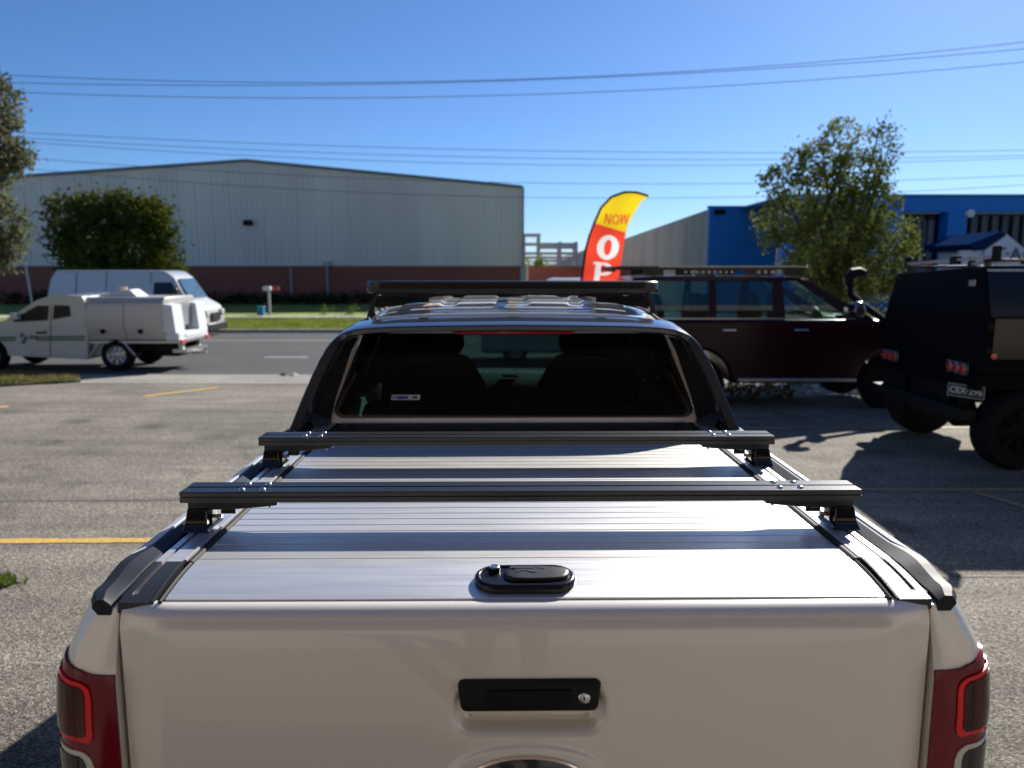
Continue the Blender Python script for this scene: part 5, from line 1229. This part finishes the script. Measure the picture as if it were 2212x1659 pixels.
    b = MB(); b.box(5.58, 5.61, Ya + .02, Ya + .30, .28, .80); b.box(5.58, 5.61, Yb - .3, Yb - .02, .28, .80); b.parts('mudflap', M['matte'], root)
    b = MB(); b.prism([(7.16,.55),(7.16,1.82),(8.5,1.84),(9.1,1.28),(10.0,1.22),(10.1,.6)], Ya + .12, Yb - .12); b.build('cab', M['blackpaint'], root, bevel=.05)
    # roof rails with posts
    for y, zt in ((Ya + .26, 2.045), (Yb - .26, 1.985)):
        b = MB(); b.box(X0 + .10, X1 - .05, y - .02, y + .02, zt + .055, zt + .085)
        for x in (X0 + .14, 5.9, 6.95): b.box(x - .025, x + .025, y - .022, y + .022, zt - .02, zt + .0545)
        b.build('roof_rail', M['rack'], cn, bevel=.003)
    for x in (X0 + .16, 5.6, 6.6):
        b = MB(); b.hexa([(x - .025, Ya + .16, 2.135), (x + .025, Ya + .16, 2.135), (x + .025, Yb - .16, 2.075), (x - .025, Yb - .16, 2.075), (x - .025, Ya + .16, 2.165), (x + .025, Ya + .16, 2.165), (x + .025, Yb - .16, 2.105), (x - .025, Yb - .16, 2.105)]); br = b.build('roof_bar', M['steel'], cn)
        b = MB(); b.box(x - .03, x + .03, Ya + .13, Ya + .20, 2.10, 2.26); b.box(x - .03, x + .03, Yb - .20, Yb - .13, 2.03, 2.18); b.box(x - .026, x + .026, 8.4, 8.55, 2.08, 2.17); b.parts('bar_upright', M['matte'], br, bevel=.005)
    ORG = (0,0,0)
canopyute()

def serviceute():
    global ORG
    Y0, Y1 = 17.5, 19.35; g = SZ; cx = W(120, 780, Y0).x
    ORG = (cx, 18.4, g); root = empty('service_body_ute', ORG)
    tag(root, 'white ute with boxy metal service canopy parked on the road, grey and green side stripes', 'ute')
    q = lambda px, py: (W(px, py, Y0).x, W(px, py, Y0).z)
    wr = .37; wx = W(249, 775, Y0).x; wf = W(-22, 775, Y0).x; wz = g + wr
    prof = [q(188,777), q(189,735), q(186,690), q(181,648), q(176,640), q(140,637), q(104,640), q(80,648), q(56,663), q(12,692), q(-40,702), q(-110,712), q(-128,735), q(-126,775), (W(-128,777,Y0).x, W(0,777,Y0).z)]
    ar = arch(wf, wz, .43, 180, 0); ar = [(x, max(z, q(0,777)[1])) for x, z in ar]
    b = MB(); b.prism(prof + [(x, z) for x, z in ar], Y0, Y1); b.build('cab', M['whitepaint'], root, bevel=.05, seg=3)
    def pane(name, pts, m='darkglass', o=.006, par=root, both=True, th=.004):
        b = MB(); P = [q(*p) for p in pts]; b.prism(P, Y0 - o, Y0 - o + th)
        if both: b.prism(P, Y1 + o - th, Y1 + o)
        return b.parts(name, M[m], par)
    w1 = pane('side_window', [(30,696),(104,692),(106,660),(82,660),(66,668),(30,690)]); w2 = pane('side_window', [(114,690),(154,683),(151,660),(117,659)])
    b = MB(); a, c = q(58, 662), q(14, 690); b.hexa([(c[0]-.05, Y0 + .12, c[1]-.02), (c[0]-.05, Y1 - .12, c[1]-.02), (a[0]-.05, Y1 - .2, a[1]+.0), (a[0]-.05, Y0 + .2, a[1]+.0), (c[0]-.07, Y0 + .12, c[1]+.01), (c[0]-.07, Y1 - .12, c[1]+.01), (a[0]-.07, Y1 - .2, a[1]+.03), (a[0]-.07, Y0 + .2, a[1]+.03)]); b.build('windscreen', M['darkglass'], root)
    pane('door_handle', [(80,716),(101,716),(101,721),(80,721)], 'plastic', .03, th=.028)
    pane('stripe', [(78,726),(184,725),(184,729.5),(78,730.5)], 'slate', .0055); pane('stripe', [(78,731.5),(184,731),(184,736),(78,736.5)], 'green', .0055)
    pane('stripe', [(-100,727),(34,727),(34,731),(-100,731)], 'slate', .0055); pane('stripe', [(-100,732),(34,732),(34,737),(-100,737)], 'green', .0055)
    pane('door_gap', [(110,659),(111.2,659),(109.5,776),(108.3,776)], 'matte', .0058); 
    pc = q(66, 729); 
    b = MB()
    for sx, sz in ((-.13, .05), (-.05, -.02), (-.10, -.10)): b.prism([(pc[0] - .12 + sx, pc[1] + sz), (pc[0] - .04 + sx, pc[1] + sz + .07), (pc[0] + .0 + sx, pc[1] + sz - .01), (pc[0] - .07 + sx, pc[1] + sz - .06)], Y0 - .0075, Y0 - .004)
    b.build('door_emblem', M['slate'], root)
    text_obj('ZRG', .12, 'door_lettering', M['lettering'], root, Matrix.Translation((pc[0] + .07 - ORG[0], Y0 - .006 - ORG[1], pc[1] - ORG[2])) @ Matrix.Rotation(R(90), 4, 'X'), .001, .006)
    b = MB(); m = q(42, 690); b.box(m[0] - .12, m[0] + .05, Y0 - .18, Y0 - .002, m[1], m[1] + .15); b.build('door_mirror', M['whitepaint'], root, bevel=.03)
    # service body: chamfered box with overhanging roof, rear end open recess
    xa, xb = q(181, 700)[0], q(352, 700)[0]; zt, zm, zb = q(0,655)[1], q(0,700)[1], q(0,735)[1]
    def sec(x, d=0): return [(x, Y0 + .10, zb), (x, Y0 - .03, zm), (x, Y0 + .05, zt), (x, Y1 - .05, zt), (x, Y1 + .03, zm), (x, Y1 - .10, zb)]
    b = MB(); b.loft([sec(xa), sec(xb)]); sb = b.build('service_canopy', M['canopyalu'], root, bevel=.01)
    b = MB(); b.loft([[(x, Y0 + .02, zt + .003), (x, Y1 - .02, zt + .003), (x, Y1 - .16, zt + .13), (x, Y0 + .16, zt + .13)] for x in (xa - .02, xb + .02)]); b.build('canopy_roof', M['canopyalu'], sb, bevel=.02)
    b = MB(); m0 = q(268, 700)[0]
    def side_line(x): b.loft([[(x - .006, Y0 + .097, zb), (x - .006, Y0 - .033, zm), (x - .006, Y0 + .047, zt)], [(x + .006, Y0 + .097, zb), (x + .006, Y0 - .033, zm), (x + .006, Y0 + .047, zt)]], closed=False)
    side_line(m0); b.build('panel_gap', M['matte'], sb)
    for px in (222, 303):
        x, z = q(px, 716); b = MB(); b.cyl((x, Y0 + .005, z), (0, -1, -.3), .055, .05, 16); b.build('latch', M['matte'], sb, smooth=True)
    # angled rear end wings and louvred panel
    xe = q(366, 725)[0] + .12
    for y0, y1 in ((Y0 + .0, Y0 + .52), (Y1 - .52, Y1 - .0)):
        b = MB(); b.prism([(xb + .003, zt - .02), (xb + .22, zt - .05), (xe + .03, zm - .22), (xb + .003, zm - .2)], y0, y1); b.build('rear_wing', M['white'], sb, bevel=.01)
    b = MB(); b.box(xb + .002, xb + .10, Y0 + .53, Y1 - .53, zm - .1, zt - .02)
    lv = b.build('louvre_panel', M['steel'], sb)
    b = MB()
    for k in range(9): b.box(xb + .101, xb + .12, Y0 + .56, Y1 - .56, zm - .06 + k * .055, zm - .035 + k * .055)
    b.parts('louvre', M['post'], lv)
    b = MB(); b.box(xb + .004, xe + .06, Y0 + .08, Y1 - .08, zb - .02, zm - .215); b.build('tray_end', M['white'], root, bevel=.01)
    b = MB(); b.box(xe + .061, xe + .075, Y0 + .45, Y1 - .45, zb + .03, zm - .27); b.build('tail_board', M['white'], root, bevel=.005)
    b = MB(); b.box(xb - 1.9, xe + .10, Y0 + .05, Y1 - .05, zb - .075, zb - .022); b.build('tray_rail', M['steel'], root)
    for y in (Y0 + .10, Y1 - .32):
        b = MB(); b.box(xe + .062, xe + .12, y, y + .22, zb - .10, zb + .0); b.build('tail_light', M['stripeorange'], root, bevel=.01)
    b = MB(); b.box(xe - .2, xe + .12, Y0 + .3, Y1 - .3, zb - .32, zb - .24); b.box(xe + .0, xe + .35, 18.35, 18.47, zb - .40, zb - .33); b.box(xe - .1, xe + .0, Y0 + .4, Y0 + .5, zb - .25, zb - .08); b.box(xe - .1, xe + .0, Y1 - .5, Y1 - .4, zb - .25, zb - .08); b.cyl((xe + .32, 18.41, zb - .29), 'z', .03, .08, 12); b.build('tow_bar', M['steel'], root)
    b = MB(); b.box(-13.0, xe - .05, 17.95, 18.05, zb - .30, zb - .10); b.box(-13.0, xe - .05, 18.75, 18.85, zb - .30, zb - .10); b.cyl((wx, 18.4, wz), 'y', .07, 1.5, 12); b.lathe((wx, 18.4, wz), 'x', [(.001,-.15),(.15,-.1),(.15,.1),(.001,.15)], 12); b.box(wx + .5, wx + 1.2, 18.1, 18.7, wz - .08, wz + .22); b.build('chassis', M['matte'], root)
    b = MB()
    for s_, yy in ((-1, Y0 + .03), (1, Y1 - .06)):
        for x in (wx - .62, wx + .42): b.hexa([(x, yy, zb - .36), (x + .05, yy, zb - .36), (x + .05, yy + .03, zb - .36), (x, yy + .03, zb - .36), (x + (.22 if x < wx else -.22), yy, zb - .076), (x + .05 + (.22 if x < wx else -.22), yy, zb - .076), (x + .05 + (.22 if x < wx else -.22), yy + .03, zb - .076), (x + (.22 if x < wx else -.22), yy + .03, zb - .076)])
    b.parts('tray_brace', M['post'], root)
    b = MB(); b.box(xa + .1, xa + .38, Y0 + .12, Y0 + .5, zb - .36, zb - .08); b.build('under_tray_box', M['post'], root, bevel=.01)
    for x, y, s in ((wx, Y0 + .17, -1), (wx, Y1 - .17, 1), (wf, Y0 + .12, -1), (wf, Y1 - .12, 1)): add_wheel(root, (x, y, wz), wr, .24, s, rim='steel')
    # beacon and boards on the canopy roof
    x = q(206, 640)[0]; b = MB(); b.hexa([(x - .15, 17.9, zt + .135), (x + .75, 17.9, zt + .135), (x + .75, 18.5, zt + .135), (x - .15, 18.5, zt + .135), (x - .15, 17.95, zt + .16), (x + .55, 17.95, zt + .30), (x + .55, 18.45, zt + .30), (x - .15, 18.45, zt + .16)]); b.build('roof_hatch', M['white'], sb, bevel=.01)
    b = MB(); b.cyl((x + .1, 18.6, zt + .24), 'z', .09, .2, 16); b.build('beacon', mat('pale_amber', (.55,.45,.28), .4), sb, smooth=True)
    ORG = (0,0,0)
serviceute()

def van():
    global ORG
    Y0, Y1 = 26.3, 28.2; g = SZ; q = lambda px, py: (W(px, py, Y0).x, W(px, py, Y0).z)
    ORG = (q(270,700)[0], 27.25, g); root = empty('delivery_van', ORG)
    tag(root, 'silvery white high roof van parked by the far kerb, nose pointing right', 'van')
    wr = .36; w1 = q(160,700)[0]; w2 = q(398,700)[0]
    prof = [q(98,712), q(98,660), q(103,605), q(112,584), q(340,584), q(356,588), q(372,600), q(400,645), q(432,663), q(441,680), q(443,712)]
    b = MB(); 
    rings = []
    for t, ins, dz in ((0, .0, 0), ):
        pass
    # body: side panels lean in above the waist
    ys = [(Y0 + .16, 1), (Y0 + .02, .5), (Y0, 0)]
    P = prof + arch(w2, g + wr, .43, 0, 180) + arch(w1, g + wr, .43, 0, 180)
    def yy(z, s):
        lean = .14 * sstep(.6, 2.0, z) + .05 * sstep(1.85, 2.02, z); return (Y0 + lean) if s < 0 else (Y1 - lean)
    n = len(P); A = [(x, yy(z, -1), z) for x, z in P]; B = [(x, yy(z, 1), z) for x, z in P]
    b.add(A + B, [tuple(range(n)), tuple(reversed(range(n, 2*n)))] + [(i, i + n, (i+1) % n + n, (i+1) % n) for i in range(n)])
    b.build('body', M['vanpaint'], root, bevel=.07, seg=3)
    def pane(name, pts, m, o=.012, th=.008):
        b = MB(); P = [q(*p) for p in pts]; n = len(P)
        for s in (-1, 1):
            A = [(x, yy(z, s) + s*o, z) for x, z in P]; B = [(x, yy(z, s) + s*(o-th), z) for x, z in P]
            b.add(A + B, [tuple(range(n)), tuple(reversed(range(n, 2*n)))] + [(i, i + n, (i+1) % n + n, (i+1) % n) for i in range(n)])
        return b.parts(name, M[m], root)
    pane('door_window', [(330,642),(388,642),(368,610),(330,610)], 'darkglass')
    for px in (160, 225, 322, 391): pane('door_gap', [(px,590 if px < 391 else 645),(px+1.2,590 if px < 391 else 645),(px+1.2,700),(px,700)], 'slate')
    pane('rub_strip', [(104,690),(432,690),(432,695),(104,695)], 'plastic')
    a, c = q(373, 602), q(400, 644)
    b = MB(); b.hexa([(c[0]+.05, Y0 + .18, c[1]-.02), (c[0]+.05, Y1 - .18, c[1]-.02), (a[0]+.05, Y1 - .3, a[1]-.02), (a[0]+.05, Y0 + .3, a[1]-.02), (c[0]+.075, Y0 + .18, c[1]), (c[0]+.075, Y1 - .18, c[1]), (a[0]+.075, Y1 - .3, a[1]), (a[0]+.075, Y0 + .3, a[1])]); b.build('windscreen', mat('van_glass', (.05,.09,.11), .05, coat=1), root)
    x, z = q(441, 684); b = MB(); b.box(x + .02, x + .07, Y0 + .55, Y1 - .55, z - .18, z + .12); gr = b.build('grille', M['plastic'], root, bevel=.02)
    for y in (Y0 + .12, Y1 - .42):
        b = MB(); b.box(x - .06, x + .055, y, y + .3, z + .0, z + .2); b.build('headlight', M['clearlamp'] if 'clearlamp' in M else M['lampclear'], root, bevel=.03)
    b = MB(); b.box(x + .02, x + .12, Y0 + .05, Y1 - .05, z - .52, z - .25); b.build('bumper', M['plastic'], root, bevel=.04)
    b = MB(); xx, zz = q(385, 640); b.box(xx - .1, xx + .08, Y0 - .26, Y0 - .04, zz - .05, zz + .28); b.build('door_mirror', M['plastic'], root, bevel=.03)
    for xw in (w1, w2):
        for y, s in ((Y0 + .14, -1), (Y1 - .14, 1)): add_wheel(root, (xw, y, g + wr), wr, .24, s, rim='steel')
    ORG = (0,0,0)
van()

# roof of a car parked beyond, seen just over the rack
def farcar():
    global ORG
    Y = 19.0; a = W(1232, 601, Y); ORG = (a.x, Y + .9, SZ); root = empty('parked_car', ORG); tag(root, 'pale car roof showing just above the roof rack beside the feather flag', 'car')
    x = a.x; g = SZ
    b = MB(); b.prism([(x - 2.2, g + .25), (x - 2.2, g + .75), (x - 1.2, g + .85), (x + 1.2, g + .9), (x + 2.0, g + .8), (x + 2.1, g + .25)], Y, Y + 1.8); b.build('body', M['vanpaint'], root, bevel=.1, seg=3)
    t = a.z; b = MB(); b.loft([[(x - 1.25, Y + .05, g + .86), (x + 1.3, Y + .05, g + .9), (x + 1.3, Y + 1.75, g + .9), (x - 1.25, Y + 1.75, g + .86)], [(x - .5, Y + .25, t - .06), (x + .62, Y + .25, t - .06), (x + .62, Y + 1.55, t - .06), (x - .5, Y + 1.55, t - .06)]]); b.build('windows', M['darkglass'], root, bevel=.05)
    b = MB(); b.loft([[(x - .55, Y + .22, t - .06), (x + .66, Y + .22, t - .06), (x + .66, Y + 1.58, t - .06), (x - .55, Y + 1.58, t - .06)], [(x - .35, Y + .34, t), (x + .45, Y + .34, t), (x + .45, Y + 1.45, t), (x - .35, Y + 1.45, t)]]); b.build('roof', M['vanpaint'], root, bevel=.02)
    for xw in (x - 1.35, x + 1.3):
        for y, s in ((Y + .12, -1), (Y + 1.68, 1)): add_wheel(root, (xw, y, g + .31), .31, .2, s)
    ORG = (0,0,0)
farcar()

# ------------------------------------------------------------------ feather flag
def flag():
    global ORG
    Y = 13.5; gz = lotz(Y); base = W(1240, 760, Y); ORG = (base.x, Y, gz); root = empty('feather_flag', ORG)
    tag(root, 'yellow and red feather flag reading NOW OPEN between the rooftop and the dark wagon', 'flag')
    L = [(1226,800),(1240,700),(1250,641),(1256.5,607),(1265.5,540),(1274,508),(1284,482),(1299,449),(1321,426),(1350,415),(1377,415),(1401.6,423)]
    Rr = [(1310,800),(1324,700),(1332,647),(1339,585),(1345.7,540),(1349,520),(1352.6,502),(1359,482),(1372.6,457.6),(1383.6,437.5),(1392,430),(1402.5,424)]
    def wv(px, py): return .05 * math.sin(px * .05 + py * .02) + .02 * math.sin(py * .07)
    def pt(p, o=0): q = W(p[0], p[1], Y); return Vector((q.x, Y + wv(*p) - o, q.z))
    N = 10
    def lerp2(P, t):
        i = min(int(t), len(P) - 2); f = t - i; return (P[i][0] + (P[i+1][0] - P[i][0]) * f, P[i][1] + (P[i+1][1] - P[i][1]) * f)
    # printed letters: outlines in flag units around a centre; True = ring with a hole
    def P_arc(r1, r2, a0, a1, cy=12, n=14): return [(2 + r1*math.cos(R(a0 + (a1-a0)*k/n)), cy + r2*math.sin(R(a0 + (a1-a0)*k/n))) for k in range(n+1)]
    ell = lambda rx, ry: [(rx*math.cos(k*math.pi/18), ry*math.sin(k*math.pi/18)) for k in range(36)]
    s = 11
    prints = [
     ((1313.5,534.5), [ell(24,26.5)], [ell(8.5,17)]),
     ((1301,593), [[(-16,26),(-4,26),(-4,-22),(-16,-22)], [(-22,26),(-16,26),(-16,21),(-22,21)], [(-22,-22),(2,-22),(2,-27),(-22,-27)], [(-4,26)] + P_arc(19,14,90,-90) + [(-4,-2)]], [[(-3.9,20.5)] + P_arc(7,8.5,90,-90) + [(-3.9,3.5)]]),
     ((1289,655), [[(-20,26),(18,26),(18,12),(12,12),(10,21),(-20,21)], [(-14,21.5),(-2,21.5),(-2,-21.5),(-14,-21.5)], [(-2.5,4),(10,4),(10,-1),(-2.5,-1)], [(-20,-21),(10,-21),(13,-11),(19,-11),(19,-26),(-20,-26)]], []),
     ((1278,715), [[(-20,26),(-6,26),(12,-8),(12,-26),(8,-26),(-12,14),(-20,21)], [(-15,21),(-10,14),(-10,-21),(-15,-21)], [(-20,-21),(-4,-21),(-4,-26),(-20,-26)], [(10,21),(15,21),(15,-26),(10,-26)], [(6,26),(20,26),(20,21),(6,21)]], [])]
    now = [((1313,473), [[(-7,s),(-3.6,s),(-3.6,-s),(-7,-s)], [(-6,s),(-2.5,s),(6,-s),(2.5,-s)], [(3.6,s),(7,s),(7,-s),(3.6,-s)]], []),
     ((1331,474), [ell(8.5,s)], [ell(5,s-3.5)]),
     ((1350,473), [[(-10,s),(-6.5,s),(-3.5,-s),(-7,-s)], [(-2,s),(1,s),(-3.5,-s),(-6.5,-s)], [(-2,s),(1,s),(6,-s),(3,-s)], [(6,s),(9.5,s),(6,-s),(3,-s)]], [])]
    def inked(px, py, lst):
        for (cx, cy), on, holes in lst:
            dx, dy = px - cx, py - cy
            # undo the lean of the print
            v = -(dy - .08 * dx) / (1 + .08 * .13); u = dx - .13 * v
            if abs(u) > 26 or abs(v) > 30: continue
            if any(inpoly(u, v, h) for h in holes): continue
            if any(inpoly(u, v, q) for q in on): return True
        return False
    def rows(i0, i1, mat_, ink, lst, name, N, K):
        b = MB(); rr = []; pp = []
        for t in frange(i0, i1, K):
            l, r = lerp2(L, t), lerp2(Rr, t)
            row = [(l[0] + (r[0] - l[0]) * k / N, l[1] + (r[1] - l[1]) * k / N) for k in range(N + 1)]
            pp.append(row); rr.append([pt(q) for q in row])
        b.loft(rr, closed=False)
        o = b.build(name, M[mat_], root, smooth=True, recalc=False); o.data.materials.append(M[ink])
        for i, p in enumerate(o.data.polygons):
            j, k = divmod(i, N)
            cx = (pp[j][k][0] + pp[j][k+1][0] + pp[j+1][k][0] + pp[j+1][k+1][0]) / 4; cy = (pp[j][k][1] + pp[j][k+1][1] + pp[j+1][k][1] + pp[j+1][k+1][1]) / 4
            if inked(cx, cy, lst): p.material_index = 1
        return o
    rows(0, 6, 'flagred', 'flagwhite', prints, 'red_cloth', 70, 240); rows(6, 11, 'flagyel', 'flagink', now, 'yellow_cloth', 90, 90)
    b = MB(); b.tube([(base.x, Y, gz)] + [pt((p[0] - 1, p[1])) for p in L], [.022] * 6 + [.02] * 7, 8); b.build('pole', M['flagblack'], root, smooth=True)
    b = MB(); b.lathe((base.x, Y, gz), 'z', [(.001, 0), (.25, .0), (.25, .03), (.04, .07), (.04, .12), (.001, .12)], 20); b.build('base', M['matte'], root)
    ORG = (0,0,0)
flag()

# ground cover showing under the wagon and the black ute
rnd = random.Random(77); b = MB()
leaves(b, [(x, 13.9 + rnd.uniform(-.1,.3), -.02, .4, .3, .12) for x in [1.5 + .5*i for i in range(16)]], 1300, .05, 5)
tag(b.build('weedy_border', M['weed'], off=(0,0,0), recalc=False), 'patchy green weeds along the car park edge behind the dark wagon', 'weeds', kind='stuff')
b = MB(); p = G(2000, 885); leaves(b, [(p.x, p.y + .6, .03, .35, .2, .08), (p.x + .5, p.y + .3, .03, .25, .2, .08), (p.x - 2.2, p.y + 1.5, .03, .8, .3, .08)], 900, .045, 6)
tag(b.build('orange_groundcover', M['orange'], off=(0,0,0), recalc=False), 'rusty orange low leaves on the ground under the black ute', 'ground cover', kind='stuff')
# ------------------------------------------------------------------ the photographer, seen only as a reflection in paint and glass
def skin_obj(name, verts, edges, radii, m, parent, off, sub=2, root=0):
    me = bpy.data.meshes.new(name); me.from_pydata([Vector(v) - Vector(off) for v in verts], edges, []); me.update()
    o = bpy.data.objects.new(name, me); COL.objects.link(o); o.parent = parent
    s = o.modifiers.new('skin', 'SKIN'); s.use_smooth_shade = True
    for i, r in enumerate(radii):
        d = me.skin_vertices[0].data[i]; d.radius = r if isinstance(r, tuple) else (r, r); d.use_root = (i == root)
    u = o.modifiers.new('sub', 'SUBSURF'); u.levels = sub; u.render_levels = sub
    me.materials.append(m); return o

def person():
    off = (0.02, -.44, 0); root = empty('person', off)
    tag(root, 'person in dark shirt and trousers holding a phone overhead with both hands', 'person')
    skin = mat('skin', (.42,.25,.18), .5, spec=.4); shirt = mat('dark_shirt', (.02,.022,.03), .85); trouser = mat('dark_trousers', (.015,.017,.022), .85); hair = mat('dark_hair', (.02,.014,.01), .7)
    X, Y = off[0], off[1]
    # one continuous body: pelvis, spine, neck, head, legs, arms
    V = [(X, Y, .95), (X, Y + .01, 1.12), (X, Y, 1.30), (X, Y, 1.44), (X, Y + .01, 1.52), (X, Y + .03, 1.60), (X, Y + .035, 1.68), (X, Y + .02, 1.755)]
    Rr = [(.155,.115), (.145,.105), (.165,.115), (.12,.085), .055, (.068,.082), (.078,.098), (.06,.075)]
    E = [(i, i+1) for i in range(7)]
    for s in (-1, 1):
        b = len(V)
        V += [(X + s*.10, Y, .86), (X + s*.12, Y + .02, .50), (X + s*.13, Y - .01, .10), (X + s*.135, Y + .10, .045)]; Rr += [.092, .062, .045, (.045,.03)]
        E += [(0, b), (b, b+1), (b+1, b+2), (b+2, b+3)]
        b = len(V)
        V += [(X + s*.18, Y - .0, 1.455), (X + s*.34, Y + .12, 1.60), (X + s*.115, Y + .395, 1.905)]; Rr += [.062, .046, .030]
        E += [(3, b), (b, b+1), (b+1, b+2)]
    body = skin_obj('body', V, E, Rr, skin, root, off)
    # clothes as slightly larger skins over torso, upper arms and legs
    V2 = [(X, Y, .74), (X, Y + .01, 1.10), (X, Y, 1.30), (X, Y, 1.44)]; R2 = [(.215,.165), (.185,.14), (.20,.145), (.155,.115)]; E2 = [(0,1),(1,2),(2,3)]
    for s in (-1, 1):
        b = len(V2); V2 += [(X + s*.18, Y, 1.455), (X + s*.33, Y + .11, 1.59), (X + s*.20, Y + .29, 1.79)]; R2 += [.085, .066, .052]; E2 += [(3, b), (b, b+1), (b+1, b+2)]
    skin_obj('shirt', V2, E2, R2, shirt, body, off)
    V3 = [(X, Y, .95)]; R3 = [(.16,.122)]; E3 = []
    for s in (-1, 1):
        b = len(V3); V3 += [(X + s*.10, Y, .85), (X + s*.12, Y + .02, .50), (X + s*.13, Y - .01, .09)]; R3 += [.102, .074, .060]; E3 += [(0, b), (b, b+1), (b+1, b+2)]
    skin_obj('trousers', V3, E3, R3, trouser, body, off)
    skin_obj('hair', [(X, Y - .01, 1.70), (X, Y + .01, 1.775), (X, Y + .05, 1.785)], [(0,1),(1,2)], [(.082,.085), (.072,.088), (.05,.05)], hair, body, off)
    # face: nose, eyes, mouth, ears
    b = MB(); b.loft([[(X - .014, Y + .125, 1.655), (X + .014, Y + .125, 1.655), (X + .006, Y + .12, 1.70), (X - .006, Y + .12, 1.70)], [(X - .009, Y + .148, 1.66), (X + .009, Y + .148, 1.66), (X + .003, Y + .128, 1.70), (X - .003, Y + .128, 1.70)]]); b.build('nose', skin, body, off=off, bevel=.004)
    for s in (-1, 1):
        b = MB(); b.lathe((X + s*.03, Y + .115, 1.695), (0, 1, 0), [(.0001,-.012),(.013,-.004),(.013,.004),(.0001,.012)], 12); b.build('eye', hair, body, off=off, smooth=True)
        b = MB(); b.lathe((X + s*.082, Y + .03, 1.68), (s, .2, 0), [(.001,-.008),(.028,-.004),(.026,.006),(.001,.002)], 14); b.build('ear', skin, body, off=off, smooth=True)
    b = MB(); b.box(X - .024, X + .024, Y + .118, Y + .128, 1.622, 1.632); b.build('mouth', mat('lips', (.3,.12,.1), .5), body, off=off, bevel=.004)
    # hands round the phone: palm, four bent fingers, thumb
    for s in (-1, 1):
        wx, wy, wz = X + s*.115, Y + .395, 1.905
        hx = .092 * s
        V = [(wx, wy, wz), (X + s*.100, Y + .415, 1.955), (X + s*.098, Y + .42, 1.985)]; Rr = [(.028,.020), (.036,.016), (.036,.015)]; E = [(0,1),(1,2)]
        for k, (dz, l) in enumerate(((.030, .9), (.012, 1.0), (-.008, .95), (-.026, .78))):
            b = len(V); z = 1.985 + dz
            V += [(X + s*.095, Y + .428, z), (X + s*.086, Y + .446, z + .004), (X + s*.064, Y + .4515, z + .004), (X + s*(.064 - .022*l), Y + .4495, z + .002)]; Rr += [.010, .009, .0085, .007]
            E += [(2, b), (b, b+1), (b+1, b+2), (b+2, b+3)]
        b = len(V); V += [(X + s*.085, Y + .402, 1.955), (X + s*.066, Y + .408, 1.968), (X + s*.050, Y + .412, 1.985)]; Rr += [.012, .010, .008]; E += [(1, b), (b, b+1), (b+1, b+2)]
        skin_obj('hand', V, E, Rr, skin, body, off)
    ph = MB(); ph.box(-.075, .08, -.022, -.013, 1.955, 2.032)
    o = ph.build('phone', M['gloss'], off=(.002, -.018, 1.99), bevel=.004); o.location = (.002, -.018, 1.99)
    tag(o, 'black phone held up in both hands of the photographer', 'phone')
person()
